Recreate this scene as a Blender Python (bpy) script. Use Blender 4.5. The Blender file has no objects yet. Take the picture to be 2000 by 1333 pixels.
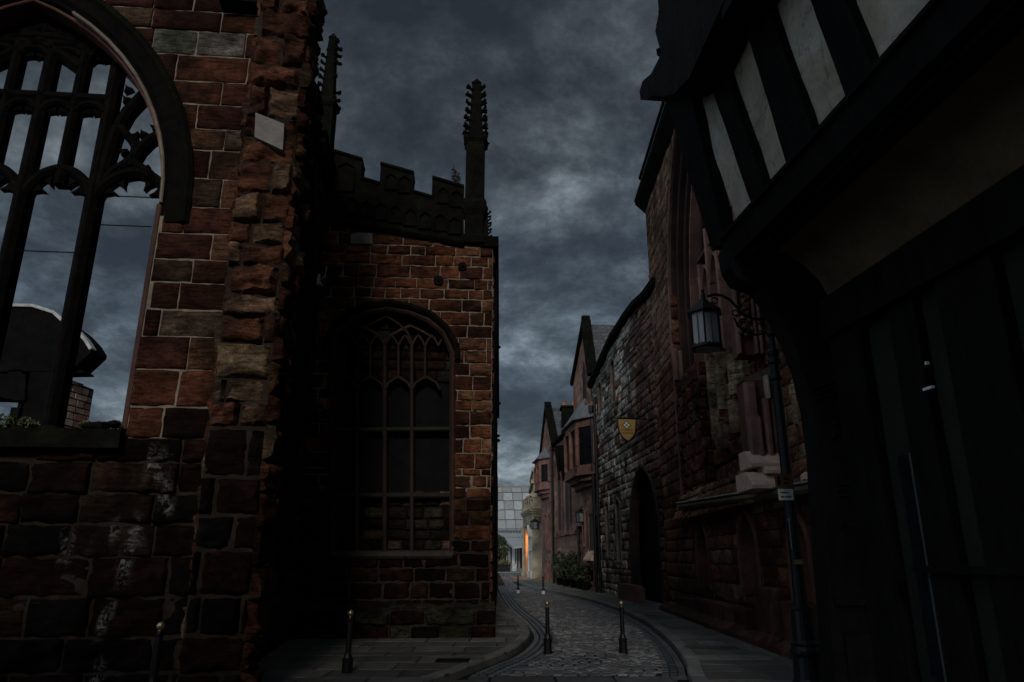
import bpy, math, random
from mathutils import Vector, Matrix, noise
R = math.radians
random.seed(7)
S = bpy.context.scene
COL = S.collection
# ------------------------------------------------------------------ camera
FPX, PITCH, EYE = 1400.0, R(16.8), 1.65
cd = bpy.data.cameras.new('camera'); cam = bpy.data.objects.new('camera', cd); COL.objects.link(cam)
cam.location = (0, 0, EYE); cam.rotation_euler = (R(90)+PITCH, 0, 0)
cd.sensor_width = 36; cd.lens = FPX/2000*36; cd.clip_start = .05; cd.clip_end = 3000
S.camera = cam
# ------------------------------------------------------------------ light
SKYB = 6.2
SKYSEED = 1.3
SUN_EL, SUN_AZ = R(25), R(181)          # azimuth clockwise from +Y: behind the camera, a little left
W = bpy.data.worlds.new('World'); S.world = W; W.use_nodes = True
nt = W.node_tree; nt.nodes.clear()
def N(t, **k):
    n = nt.nodes.new(t)
    for a, b in k.items(): setattr(n, a, b)
    return n
def lk(a, b): nt.links.new(a, b)
out = N('ShaderNodeOutputWorld'); bg = N('ShaderNodeBackground'); bg.inputs[1].default_value = .1
sky = N('ShaderNodeTexSky', sky_type='NISHITA', sun_disc=False); sky.sun_elevation = SUN_EL; sky.sun_rotation = SUN_AZ
tc = N('ShaderNodeTexCoord'); sp = N('ShaderNodeSeparateXYZ'); lk(tc.outputs['Generated'], sp.inputs[0])
mx = N('ShaderNodeMath', operation='MAXIMUM'); mx.inputs[1].default_value = 0; lk(sp.outputs[2], mx.inputs[0])
ad = N('ShaderNodeMath', operation='ADD'); ad.inputs[1].default_value = .34; lk(mx.outputs[0], ad.inputs[0])
dx = N('ShaderNodeMath', operation='DIVIDE'); lk(sp.outputs[0], dx.inputs[0]); lk(ad.outputs[0], dx.inputs[1])
dy = N('ShaderNodeMath', operation='DIVIDE'); lk(sp.outputs[1], dy.inputs[0]); lk(ad.outputs[0], dy.inputs[1])
cb = N('ShaderNodeCombineXYZ'); lk(dx.outputs[0], cb.inputs[0]); lk(dy.outputs[0], cb.inputs[1]); cb.inputs[2].default_value = SKYSEED
n1 = N('ShaderNodeTexNoise'); n1.inputs['Scale'].default_value = 3.0; n1.inputs['Detail'].default_value = 10; n1.inputs['Roughness'].default_value = .66; n1.inputs['Distortion'].default_value = .12
lk(cb.outputs[0], n1.inputs[0])
r1 = N('ShaderNodeValToRGB'); lk(n1.outputs[0], r1.inputs[0])
e = r1.color_ramp.elements
e[0].position = .38; e[0].color = (.24, .30, .37, 1); e[1].position = .68; e[1].color = (2.6, 3.0, 3.3, 1)
for p, c in ((.455, (.40, .48, .57, 1)), (.515, (.66, .79, .91, 1)), (.575, (1.15, 1.34, 1.5, 1))):
    q = r1.color_ramp.elements.new(p); q.color = c
n2 = N('ShaderNodeTexNoise'); n2.inputs['Scale'].default_value = .9; n2.inputs['Detail'].default_value = 3
lk(cb.outputs[0], n2.inputs[0])
r2 = N('ShaderNodeValToRGB'); lk(n2.outputs[0], r2.inputs[0])
e = r2.color_ramp.elements; e[0].position = .38; e[0].color = (1.0, 1.0, .96, 1); e[1].position = .62; e[1].color = (.90, 1.0, 1.10, 1)
mm = N('ShaderNodeMix', data_type='RGBA', blend_type='MULTIPLY'); mm.inputs[0].default_value = 1
lk(r1.outputs[0], mm.inputs[6]); lk(r2.outputs[0], mm.inputs[7])
# the low sky is a little brighter than the zenith
rz = N('ShaderNodeValToRGB'); lk(sp.outputs[2], rz.inputs[0])
e = rz.color_ramp.elements; e[0].position = .02; e[0].color = (1.9, 1.85, 1.75, 1); e[1].position = .62; e[1].color = (.86, .86, .9, 1)
q = rz.color_ramp.elements.new(.28); q.color = (1.12, 1.15, 1.18, 1)
m3 = N('ShaderNodeMix', data_type='RGBA', blend_type='MULTIPLY'); m3.inputs[0].default_value = 1
lk(mm.outputs[2], m3.inputs[6]); lk(rz.outputs[0], m3.inputs[7])
# brighter lobe added to the overcast, high left and behind, to fill the right-hand walls
dt = N('ShaderNodeVectorMath', operation='DOT_PRODUCT'); lk(tc.outputs['Generated'], dt.inputs[0]); dt.inputs[1].default_value = (-.74, -.42, .52)
ry = N('ShaderNodeMapRange', interpolation_type='SMOOTHSTEP'); lk(dt.outputs['Value'], ry.inputs[0])
for i_, v_ in ((1, .30), (2, .92), (3, .9), (4, SKYB)): ry.inputs[i_].default_value = v_
m4 = N('ShaderNodeMix', data_type='RGBA', blend_type='MULTIPLY'); m4.inputs[0].default_value = 1
lk(m3.outputs[2], m4.inputs[6]); lk(ry.outputs[0], m4.inputs[7]); m3 = m4
m2 = N('ShaderNodeMix', data_type='RGBA'); m2.inputs[0].default_value = .96
lk(sky.outputs[0], m2.inputs[6]); lk(m3.outputs[2], m2.inputs[7]); lk(m2.outputs[2], bg.inputs[0]); lk(bg.outputs[0], out.inputs[0])
sd = bpy.data.lights.new('sun', 'SUN'); sd.energy = 1.15; sd.angle = R(10); sd.color = (1, .95, .88)
sun = bpy.data.objects.new('sun', sd); COL.objects.link(sun)
dv = Vector((math.sin(SUN_AZ)*math.cos(SUN_EL), math.cos(SUN_AZ)*math.cos(SUN_EL), math.sin(SUN_EL)))
sun.rotation_euler = dv.to_track_quat('Z', 'Y').to_euler()
S.view_settings.view_transform = 'Standard'; S.view_settings.look = 'None'; S.view_settings.gamma = 1
S.view_settings.exposure = 0.0
S.render.engine = 'CYCLES'

# ------------------------------------------------------------------ helpers
def ray(px, py):
    u = (px-1000)/FPX; v = (667-py)/FPX; c, s = math.cos(PITCH), math.sin(PITCH)
    return Vector((u, c-v*s, s+v*c))
CAMP = Vector((0, 0, EYE))
def at(px, py, Y):
    r = ray(px, py); return CAMP + r*(Y/r.y)
class Fr:
    def __init__(s, O, U, V, Nn=None):
        s.O = Vector(O); s.U = Vector(U).normalized(); s.V = Vector(V).normalized()
        s.N = Vector(Nn).normalized() if Nn else s.U.cross(s.V).normalized()
        if not Nn and s.N.dot(CAMP-s.O) < 0: s.N = -s.N
    def P(s, u, v, d=0): return s.O+s.U*u+s.V*v+s.N*d
    def px(s, x, y, d=0):
        r = ray(x, y); O = s.O+s.N*d; t = (O-CAMP).dot(s.N)/r.dot(s.N); p = CAMP+r*t-O
        return (p.dot(s.U), p.dot(s.V))
def vfr(P0, P1): return Fr((P0[0], P0[1], 0), (P1[0]-P0[0], P1[1]-P0[1], 0), (0, 0, 1))
def plane_y(Y): return Fr((0, Y, 0), (1, 0, 0), (0, 0, 1), (0, -1, 0))

class MB:
    def __init__(s): s.v = []; s.f = []; s.c = []; s.flat = set()
    def add(s, vs, fs, t=(1, 1, 1), w=0):
        b = len(s.v); s.v += [tuple(p) for p in vs]; s.f += [tuple(i+b for i in f) for f in fs]; s.c += [t]*len(vs)
    def prism(s, fr, poly, d0, d1, t=(1, 1, 1)):
        n = len(poly); vs = [fr.P(u, v, d0) for u, v in poly]+[fr.P(u, v, d1) for u, v in poly]
        fs = [tuple(range(n))[::-1], tuple(range(n, 2*n))]+[(i, (i+1) % n, n+(i+1) % n, n+i) for i in range(n)]
        s.add(vs, fs, t)
    def box(s, fr, u0, u1, v0, v1, d0, d1, t=(1, 1, 1)):
        s.prism(fr, [(u0, v0), (u1, v0), (u1, v1), (u0, v1)], d0, d1, t)
    def wbox(s, a, b, t=(1, 1, 1)):
        s.prism(Fr((0, 0, 0), (1, 0, 0), (0, 1, 0), (0, 0, 1)), [(a[0], a[1]), (b[0], a[1]), (b[0], b[1]), (a[0], b[1])], a[2], b[2], t)
    def bar(s, fr, path, w, d0, d1, t=(1, 1, 1), ch=None, ends=True):
        """moulded bar swept along a path in the frame's plane"""
        ch = w*.3 if ch is None else ch
        prof = [(-w/2, d0), (-w/2, d1-ch), (-w/2+ch, d1), (w/2-ch, d1), (w/2, d1-ch), (w/2, d0)]
        n = len(path); rings = []
        for i, (u, v) in enumerate(path):
            a = path[max(0, i-1)]; b = path[min(n-1, i+1)]
            if n > 2 and i not in (0, n-1):
                p1 = Vector((u-a[0], v-a[1])); p2 = Vector((b[0]-u, b[1]-v))
                if p1.length < 1e-6 or p2.length < 1e-6: tt = Vector((b[0]-a[0], b[1]-a[1])).normalized(); k = 1
                else:
                    p1.normalize(); p2.normalize(); tt = (p1+p2)
                    tt = tt.normalized() if tt.length > 1e-4 else p1
                    k = min(2, 1/max(.5, tt.dot(p1)))
            else: tt = Vector((b[0]-a[0], b[1]-a[1])).normalized(); k = 1
            nx, ny = -tt.y*k, tt.x*k
            rings.append([fr.P(u+nx*o, v+ny*o, d) for o, d in prof])
        vs = [p for r in rings for p in r]; m = len(prof); fs = []
        for i in range(n-1):
            for j in range(m):
                k = (j+1) % m; fs.append((i*m+j, i*m+k, (i+1)*m+k, (i+1)*m+j))
        if ends: fs += [tuple(range(m))[::-1], tuple(range((n-1)*m, n*m))]
        s.add(vs, fs, t)
    def tube(s, pts, r, n=6, t=(1, 1, 1)):
        pts = [Vector(p) for p in pts]; m = len(pts); rs = r if isinstance(r, (list, tuple)) else [r]*m
        vs = []
        for i, p in enumerate(pts):
            d = (pts[min(m-1, i+1)]-pts[max(0, i-1)]).normalized()
            a = d.cross(Vector((.3, .1, 1)) if abs(d.z) < .9 else Vector((1, .2, 0))).normalized(); b = d.cross(a)
            for k in range(n): th = 2*math.pi*k/n; vs.append(p+(a*math.cos(th)+b*math.sin(th))*rs[i])
        fs = [(i*n+k, i*n+(k+1) % n, (i+1)*n+(k+1) % n, (i+1)*n+k) for i in range(m-1) for k in range(n)]
        fs += [tuple(range(n))[::-1], tuple(range((m-1)*n, m*n))]; s.add(vs, fs, t)
    def lathe(s, c, prof, n=16, t=(1, 1, 1), rot=0):
        """prof: list of (radius, z)"""
        c = Vector(c); vs = []
        for r, z in prof:
            for k in range(n): th = 2*math.pi*k/n+rot; vs.append(c+Vector((r*math.cos(th), r*math.sin(th), z)))
        m = len(prof)
        fs = [(i*n+k, i*n+(k+1) % n, (i+1)*n+(k+1) % n, (i+1)*n+k) for i in range(m-1) for k in range(n)]
        fs += [tuple(range(n))[::-1], tuple(range((m-1)*n, m*n))]; s.add(vs, fs, t)
    def blob(s, c, r, seed=0, t=(1, 1, 1), sz=(1, 1, 1), rough=.35, n=6):
        c = Vector(c); vs = []; off = Vector((seed*3.1, seed*1.7, seed*.3))
        for i in range(n+1):
            ph = math.pi*i/n
            for k in range(n+2):
                th = 2*math.pi*k/(n+2); d = Vector((math.sin(ph)*math.cos(th), math.sin(ph)*math.sin(th), math.cos(ph)))
                q = r*(1+rough*noise.noise(d*1.7+off)); vs.append(c+Vector((d.x*sz[0], d.y*sz[1], d.z*sz[2]))*q)
        m = n+2
        s.add(vs, [(i*m+k, i*m+(k+1) % m, (i+1)*m+(k+1) % m, (i+1)*m+k) for i in range(n) for k in range(m)], t)
    def sheet(s, fr, u0, u1, v0, v1, d, cell=.1, hole=None, t=(1, 1, 1), wob=0):
        nu = max(1, round((u1-u0)/cell)); nv = max(1, round((v1-v0)/cell)); b = len(s.v)
        for j in range(nv+1):
            for i in range(nu+1):
                u = u0+(u1-u0)*i/nu; v = v0+(v1-v0)*j/nv
                dd = d+(wob*noise.fractal(Vector((u*1.3, v*1.3, d*9)), 1, 2, 4) if wob else 0)
                s.v.append(tuple(fr.P(u, v, dd))); s.c.append(t)
        for j in range(nv):
            for i in range(nu):
                if hole and hole(u0+(u1-u0)*(i+.5)/nu, v0+(v1-v0)*(j+.5)/nv): continue
                a = b+j*(nu+1)+i; s.f.append((a, a+1, a+nu+2, a+nu+1))
    def blocks(s, fr, u0, u1, v0, v1, ch=(.26, .34), bl=(.4, .8), cell=.12, proud=(.01, .035), rough=.012, bulge=.0,
               gap=.012, edge=.02, pal=(((1, 1, 1), 1),), hole=None, seed=1, special=(), tf=None, base=0.0, sink=.03, minw=.08):
        rnd = random.Random(seed); v = v0; cs = [c for c, w in pal]; ws = [w for c, w in pal]
        while v < v1-.04:
            h = rnd.uniform(*ch); h = min(h, v1-v)
            if v1-(v+h) < ch[0]*.5: h = v1-v
            u = u0-rnd.uniform(0, bl[1])
            while u < u1:
                w = rnd.uniform(*bl); a, b = max(u, u0), min(u+w, u1); u += w
                if b-a < minw: continue
                jh = rnd.uniform(-.008, .008) if h > .1 else 0
                s._block(fr, a, b, v+jh, v+h, rnd, cell, proud, rough, bulge, gap, edge, rnd.choices(cs, ws)[0], hole, tf, base, sink, special)
            v += h
    def _block(s, fr, a, b, c, d, rnd, cell, proud, rough, bulge, gap, edge, col, hole, tf, base, sink, special=()):
        for (x0, x1, y0, y1, cc) in special:
            if x0 < (a+b)/2 < x1 and y0 < (c+d)/2 < y1: col = cc
        p = base+rnd.uniform(*proud); k = rnd.uniform(.78, 1.2); col = tuple(q*k for q in col); g = gap/2
        def ax(lo, hi):
            n = max(2, round((hi-lo)/cell)); e = min(edge, (hi-lo)*.25)
            return [lo+g, lo+g+e]+[lo+g+e+(hi-lo-2*g-2*e)*i/n for i in range(1, n)]+[hi-g-e, hi-g]
        us = ax(a, b); vs_ = ax(c, d); bi = len(s.v); nu = len(us); nv = len(vs_)
        so = rnd.uniform(0, 50); tl = rnd.uniform(-1, 1)*rough
        for j, v in enumerate(vs_):
            for i, u in enumerate(us):
                if i in (0, nu-1) or j in (0, nv-1): dd = base-sink; uu, vv = u, v
                else:
                    ss = (2*(u-a)/(b-a)-1); tt = (2*(v-c)/max(.01, d-c)-1)
                    nn = noise.fractal(Vector((u*3.6+so, v*6.5, so)), .8, 2.2, 4)
                    dd = p+rough*nn*1.6+tl*ss+bulge*(1-ss**4)*(1-tt**4)
                    if dd < base+.004: dd = base+.004+.08*(dd-base-.004)
                    uu = u; wv = 0
                    if edge > .004:
                        er_ = max(0, noise.noise(Vector((u*9+so, v*9, so*2)))+.15)*min(.035, edge*3)
                        if i == 1: uu += er_
                        if i == nu-2: uu -= er_
                        if j == 1: wv = er_
                        if j == nv-2: wv = -er_
                    uu += rough*.5*noise.noise(Vector((u*5, v*5, so))); vv = v+wv+rough*.5*noise.noise(Vector((v*5, u*5, so+9)))
                s.v.append(tuple(fr.P(uu, vv, dd)))
                s.c.append(tf(u, v, col) if tf else col)
        for j in range(nv-1):
            for i in range(nu-1):
                if hole and hole((us[i]+us[i+1])/2, (vs_[j]+vs_[j+1])/2): continue
                q = bi+j*nu+i
                if i in (0, nu-2) or j in (0, nv-2): s.flat.add(len(s.f))
                s.f.append((q, q+1, q+nu+1, q+nu))
    def build(s, name, mat, parent=None, smooth=False, local=False):
        me = bpy.data.meshes.new(name); me.from_pydata([tuple(p) for p in s.v], [], s.f)
        at_ = me.color_attributes.new('tint', 'FLOAT_COLOR', 'POINT')
        at_.data.foreach_set('color', [x for c in s.c for x in ((c[0], c[1], c[2], c[3] if len(c) > 3 else 0))])
        me.materials.append(mat)
        if smooth: me.polygons.foreach_set('use_smooth', [i not in s.flat for i in range(len(me.polygons))])
        me.update(); o = bpy.data.objects.new(name, me); COL.objects.link(o)
        if parent:
            o.parent = parent
            if not local:
                if not parent.parent: o.matrix_parent_inverse = Matrix.Translation(-parent.location)
        return o
def tag(o, label=None, cat=None, group=None, kind=None):
    for k, v in (('label', label), ('category', cat), ('group', group), ('kind', kind)):
        if v: o[k] = v
    return o
def thing(name, label, cat, loc=(0, 0, 0), group=None):
    o = bpy.data.objects.new(name, None); COL.objects.link(o); o.location = loc; o.empty_display_size = .3
    return tag(o, label, cat, group)
def copy_tree(o, loc=None, label=None, parent=None):
    c = o.copy(); COL.objects.link(c)
    if parent: c.parent = parent
    if loc is not None: c.location = loc
    if label: c['label'] = label
    for ch in list(o.children): copy_tree(ch, parent=c)
    return c
def arc(cu, cv, r, a0, a1, n=14): return [(cu+r*math.cos(R(a0+(a1-a0)*i/n)), cv+r*math.sin(R(a0+(a1-a0)*i/n))) for i in range(n+1)]
def pointed(u0, u1, zs, r=None, n=12):
    """path of a pointed arch from the left springing over the apex to the right springing"""
    w = u1-u0; r = r or w; m = (u0+u1)/2
    aR = math.degrees(math.acos((m-(u1-r))/r)) ; 
    right = arc(u1-r, zs, r, 0, aR, n); left = [(u0+u1-u, z) for u, z in right]
    return left+right[::-1][1:]
def in_pointed(u, z, u0, u1, zb, zs, r=None):
    if z < zb or u < u0 or u > u1: return False
    if z <= zs: return True
    r = r or (u1-u0)
    return (u-(u1-r))**2+(z-zs)**2 < r*r and (u-(u0+r))**2+(z-zs)**2 < r*r
def arc3(p0, p1, bulge, n=8):
    """bowed path between two points in the plane"""
    a, b = Vector(p0), Vector(p1); d = b-a; nn = Vector((-d.y, d.x))
    return [tuple(a+d*(i/n)+nn*bulge*4*(i/n)*(1-i/n)) for i in range(n+1)]
def inpoly(x, y, P):
    c = False; j = len(P)-1
    for i in range(len(P)):
        if (P[i][1] > y) != (P[j][1] > y) and x < (P[j][0]-P[i][0])*(y-P[i][1])/(P[j][1]-P[i][1])+P[i][0]: c = not c
        j = i
    return c

# ------------------------------------------------------------------ materials
def mat(name, col=(.5, .5, .5), rough=.8, tint=False, var=.35, vscale=3, bump=.3, bscale=30, soot=0, moss=0, salt=False, metal=0, spec=.3, fine=.6, extra=None, stretch=(1, 1, 1)):
    m = bpy.data.materials.new(name); m.use_nodes = True; t = m.node_tree; L = t.links.new; n = t.nodes
    b = n['Principled BSDF']; b.inputs['Roughness'].default_value = rough; b.inputs['Metallic'].default_value = metal
    b.inputs['Specular IOR Level'].default_value = spec
    g = n.new('ShaderNodeNewGeometry'); mp = n.new('ShaderNodeMapping'); mp.inputs['Scale'].default_value = stretch
    L(g.outputs['Position'], mp.inputs[0]); pos = mp.outputs[0]
    def noi(sc, det=5, ro=.6, dist=0):
        q = n.new('ShaderNodeTexNoise'); q.inputs['Scale'].default_value = sc; q.inputs['Detail'].default_value = det
        q.inputs['Roughness'].default_value = ro; q.inputs['Distortion'].default_value = dist; L(pos, q.inputs[0]); return q.outputs[0]
    def ramp(x, *st):
        q = n.new('ShaderNodeValToRGB'); L(x, q.inputs[0]); e = q.color_ramp.elements
        e[0].position, e[1].position = st[0][0], st[-1][0]; e[0].color = (*st[0][1], 1); e[1].color = (*st[-1][1], 1)
        for p, c in st[1:-1]: k = e.new(p); k.color = (*c, 1)
        return q.outputs[0]
    def mix(a, b_, f=1, bt='MULTIPLY'):
        q = n.new('ShaderNodeMix'); q.data_type = 'RGBA'; q.blend_type = bt
        if isinstance(f, (int, float)): q.inputs[0].default_value = f
        else: L(f, q.inputs[0])
        for i, x in ((6, a), (7, b_)):
            if isinstance(x, tuple): q.inputs[i].default_value = (*x, 1)
            else: L(x, q.inputs[i])
        return q.outputs[2]
    if tint:
        at_ = n.new('ShaderNodeAttribute'); at_.attribute_name = 'tint'; base = at_.outputs[0]
    else: base = mix(tuple(col), (1, 1, 1), 1)
    lo, hi = 1-var, 1+var
    base = mix(base, ramp(noi(vscale, 6, .6, .3), (.3, (lo, lo, lo)), (.7, (hi, hi, hi))))
    base = mix(base, ramp(noi(vscale*9, 4, .7), (.3, (.72, .72, .72)), (.7, (1.25, 1.25, 1.25))), fine)
    if soot:
        k = 1-soot
        base = mix(base, ramp(noi(.75, 7, .65, .5), (.44, (k, k, k*1.02)), (.56, (1, 1, 1))))
        base = mix(base, ramp(noi(3.2, 6, .7, .4), (.40, (k+.15, k+.15, k+.15)), (.55, (1, 1, 1))), .8)
    if moss:
        base = mix(base, (.022, .027, .009), ramp(noi(2.2, 7, .7, .6), (.52, (0, 0, 0)), (.68, (moss, moss, moss))), 'MIX')
    if salt:
        al = n.new('ShaderNodeAttribute'); al.attribute_name = 'tint'
        q = n.new('ShaderNodeMath'); q.operation = 'MULTIPLY'; L(al.outputs['Alpha'], q.inputs[0]); L(ramp(noi(9, 8, .75, .8), (.46, (0, 0, 0)), (.66, (1, 1, 1))), q.inputs[1])
        base = mix(base, (.22, .215, .20), q.outputs[0], 'MIX')
    if extra: base = extra(t, base, mix, ramp, noi)
    L(base, b.inputs['Base Color'])
    if bump:
        h = n.new('ShaderNodeMath'); h.operation = 'ADD'; L(noi(bscale, 6, .7), h.inputs[0]); L(noi(bscale*.22, 4, .6), h.inputs[1])
        bp = n.new('ShaderNodeBump'); bp.inputs['Strength'].default_value = bump; bp.inputs['Distance'].default_value = .02
        L(h.outputs[0], bp.inputs['Height']); L(bp.outputs[0], b.inputs['Normal'])
    return m
M = {}
def strata(t, base, mix, ramp, noi):
    n = t.nodes; g = n.new('ShaderNodeNewGeometry'); mp = n.new('ShaderNodeMapping'); mp.inputs['Scale'].default_value = (1, 1, 6); mp.inputs['Rotation'].default_value = (.06, .04, 0)
    t.links.new(g.outputs['Position'], mp.inputs[0]); q = n.new('ShaderNodeTexNoise'); q.inputs['Scale'].default_value = 5; q.inputs['Detail'].default_value = 8; q.inputs['Roughness'].default_value = .68; q.inputs['Distortion'].default_value = .6
    t.links.new(mp.outputs[0], q.inputs[0]); base = mix(base, ramp(q.outputs[0], (.36, (.35, .33, .32)), (.5, (.95, .95, .95)), (.66, (1.55, 1.5, 1.4))))
    pits = ramp(noi(38, 3, .7), (.36, (.3, .3, .3)), (.44, (1, 1, 1))); return mix(base, pits, .8)
M['stone'] = mat('sandstone blocks', tint=True, var=.35, vscale=2.6, bump=1.0, bscale=24, soot=.62, salt=True, extra=strata, spec=.05)
M['ashlar'] = mat('smooth sandstone', tint=True, var=.28, vscale=2.2, bump=.35, bscale=34, soot=.35)
M['mortar'] = mat('lime mortar', (.19, .155, .115), .95, var=.4, vscale=4, bump=.5)
M['mortar_dark'] = mat('dark mortar', (.026, .019, .015), .95, var=.5, vscale=4, bump=.5, spec=.1)
M['black_stone'] = mat('soot blackened stone', (.0075, .007, .006), .9, var=.4, vscale=4, bump=.8, bscale=22, moss=.3, spec=.02)
M['tracery'] = mat('dark tracery stone', (.006, .005, .0045), .85, var=.45, vscale=5, bump=.6, bscale=30, spec=.03)
M['red_smooth'] = mat('worn red sandstone', (.21, .105, .08), .85, var=.35, vscale=3, bump=.5, bscale=30, soot=.35)
M['pink_new'] = mat('new pink sandstone', (.58, .40, .32), .8, var=.2, vscale=6, bump=.2, bscale=60)
M['void'] = mat('dark interior', (.006, .006, .007), .9, bump=0, spec=.1)
M['glass'] = mat('dark leaded glass', (.006, .007, .009), .35, var=.5, vscale=8, bump=.25, bscale=12, spec=.06)
M['iron'] = mat('black painted iron', (.006, .006, .007), .4, var=.3, vscale=20, bump=.15, bscale=80, spec=.2)
M['gold'] = mat('gilded ball', (.34, .27, .15), .35, var=.3, vscale=25, bump=.1, metal=.8, spec=.5)
M['lead'] = mat('grey lead sheet', (.12, .125, .13), .6, var=.3, vscale=4, bump=.3)
M['timber'] = mat('black tarred oak', (.006, .0055, .0055), .62, var=.5, vscale=6, bump=.9, bscale=18, spec=.05, stretch=(1, 1, .35))
M['plaster'] = mat('old lime plaster', (.40, .37, .32), .9, var=.28, vscale=1.8, bump=.7, bscale=7, fine=.45)
def crack_extra(t, base, mix, ramp, noi):
    c = ramp(noi(.9, 7, .62, .8), (.492, (1, 1, 1)), (.4985, (.25, .23, .2)), (.505, (1, 1, 1)))
    st = ramp(noi(.55, 4, .6, 1.2), (.35, (.62, .56, .46)), (.6, (1, 1, 1)))
    return mix(mix(base, c, .85), st)
M['plaster'] = mat('old lime plaster', (.37, .335, .28), .9, var=.25, vscale=1.8, bump=.7, bscale=7, fine=.45, extra=crack_extra)
M['cove'] = mat('ochre plaster', (.10, .068, .038), .9, var=.4, vscale=1.8, bump=.6, bscale=9)
M['flag'] = mat('york stone paving', tint=True, var=.3, vscale=2.5, bump=.35, bscale=20, rough=.62, spec=.4)
M['sett'] = mat('granite setts', tint=True, var=.3, vscale=1.1, bump=.4, bscale=60, rough=.36, spec=.5)
M['grout'] = mat('dark grit', (.004, .004, .004), .9, var=.3, vscale=9, bump=.6)
M['earth'] = mat('ground', (.07, .065, .06), .85, var=.3, vscale=.6, bump=.3)
M['lamp_glass'] = mat('frosted lantern glass', (.20, .20, .215), .35, var=.12, vscale=7, bump=.05)
M['slate'] = None
def brick_extra(sc, w, h, dark=.5):
    def f(t, base, mix, ramp, noi):
        n = t.nodes; g = n.new('ShaderNodeNewGeometry'); s = n.new('ShaderNodeSeparateXYZ'); t.links.new(g.outputs['Position'], s.inputs[0])
        a = n.new('ShaderNodeMath'); a.operation = 'SUBTRACT'; t.links.new(s.outputs[1], a.inputs[0]); t.links.new(s.outputs[0], a.inputs[1])
        c = n.new('ShaderNodeCombineXYZ'); t.links.new(a.outputs[0], c.inputs[0]); t.links.new(s.outputs[2], c.inputs[1])
        b = n.new('ShaderNodeTexBrick'); b.inputs['Scale'].default_value = 1; b.inputs['Brick Width'].default_value = w; b.inputs['Row Height'].default_value = h
        b.inputs['Mortar Size'].default_value = .018; b.inputs['Color1'].default_value = (.7, .7, .7, 1); b.inputs['Color2'].default_value = (1.25, 1.2, 1.15, 1)
        b.inputs['Mortar'].default_value = (dark, dark, dark, 1); t.links.new(c.outputs[0], b.inputs[0])
        return mix(base, b.outputs[0], .9)
    return f
M['plinth_stone'] = mat('dark red plinth stone', (.10, .045, .035), .85, var=.4, vscale=3, bump=.7, bscale=24, soot=.5, spec=.1)
M['brown_stone'] = mat('brown sandstone', (.30, .17, .125), .85, var=.3, vscale=1.2, bump=.5, bscale=12, soot=.4, extra=brick_extra(1, .75, .32))
M['slate'] = mat('roof slates', (.085, .09, .10), .6, var=.35, vscale=2, bump=.3, extra=brick_extra(1, .35, .22, .35))
M['cream_stone'] = mat('cream ashlar', (.40, .33, .225), .8, var=.3, vscale=1.6, bump=.3, soot=.3)
M['white_stone'] = mat('pale painted stone', (.50, .48, .42), .7, var=.2, vscale=2.5, bump=.2)
M['panel'] = mat('grey cladding panel', tint=True, var=.08, vscale=.5, bump=0, rough=.5)
M['white'] = mat('white paint', (.6, .6, .6), .6, var=.15, vscale=6, bump=.1)
M['terracotta'] = mat('terracotta', (.35, .13, .06), .8, var=.3, vscale=9, bump=.2)
M['leaf'] = mat('leaves', tint=True, var=.4, vscale=6, bump=0, rough=.7, spec=.1)
M['concrete'] = mat('shaded concrete', (.007, .007, .007), .9, var=.4, vscale=.8, bump=.3, spec=.02)  # near-black: the shade under the open canopy is put into this colour
M['concrete_mid'] = mat('dull grey paint', (.045, .05, .047), .7, var=.2, bump=.1)
M['pale_edge'] = mat('pale concrete edge', (.42, .42, .41), .8, var=.35, vscale=3, bump=.3)
M['far_block'] = mat('pale red masonry', tint=True, var=.3, vscale=1.2, bump=.3)
M['shield'] = mat('ochre painted board', (.26, .15, .03), .6, var=.15, vscale=9, bump=.05)
M['black_paint'] = mat('black paint', (.006, .006, .006), .8, bump=0, spec=.05)
M['sign_brown'] = mat('dark brown sign', (.05, .025, .012), .6, var=.3, bump=0)
M['sign_white'] = mat('grey white sign', (.30, .31, .29), .6, var=.2, bump=0)
M['yellow'] = mat('yellow plate', (.12, .11, .03), .6, var=.2, bump=0)
def emis(name, c, s):
    m = bpy.data.materials.new(name); m.use_nodes = True; b = m.node_tree.nodes['Principled BSDF']
    b.inputs['Base Color'].default_value = (*c, 1); b.inputs['Emission Color'].default_value = (*c, 1); b.inputs['Emission Strength'].default_value = s; return m
M['bulb'] = emis('amber lamp', (1, .28, .03), 6)
RED = (((.21, .090, .055), 5), ((.165, .065, .043), 4), ((.25, .13, .080), 3), ((.13, .075, .055), 2), ((.25, .18, .12), 1))
SHADED = (((.018, .0070, .0045), 5), ((.009, .0042, .003), 5), ((.038, .020, .012), 2), ((.007, .005, .004), 4))  # the shade on the lower walls is put into these stone colours
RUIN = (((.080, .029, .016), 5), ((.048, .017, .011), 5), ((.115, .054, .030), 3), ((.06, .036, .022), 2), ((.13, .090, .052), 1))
REDD = (((.17, .062, .042), 5), ((.13, .048, .036), 4), ((.20, .10, .065), 2), ((.10, .06, .05), 2))
GREY = (((.47, .44, .38), 5), ((.33, .30, .27), 4), ((.58, .53, .46), 3), ((.19, .10, .075), 2), ((.12, .10, .09), 2))
TAN = (((.30, .23, .14), 4), ((.25, .17, .10), 3), ((.22, .11, .07), 2))
FLAGP = (((.115, .11, .10), 4), ((.09, .088, .082), 4), ((.15, .14, .125), 2), ((.08, .07, .062), 2))
SETTP = (((.13, .13, .13), 4), ((.085, .085, .088), 4), ((.19, .185, .18), 2), ((.11, .095, .085), 1))

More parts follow.
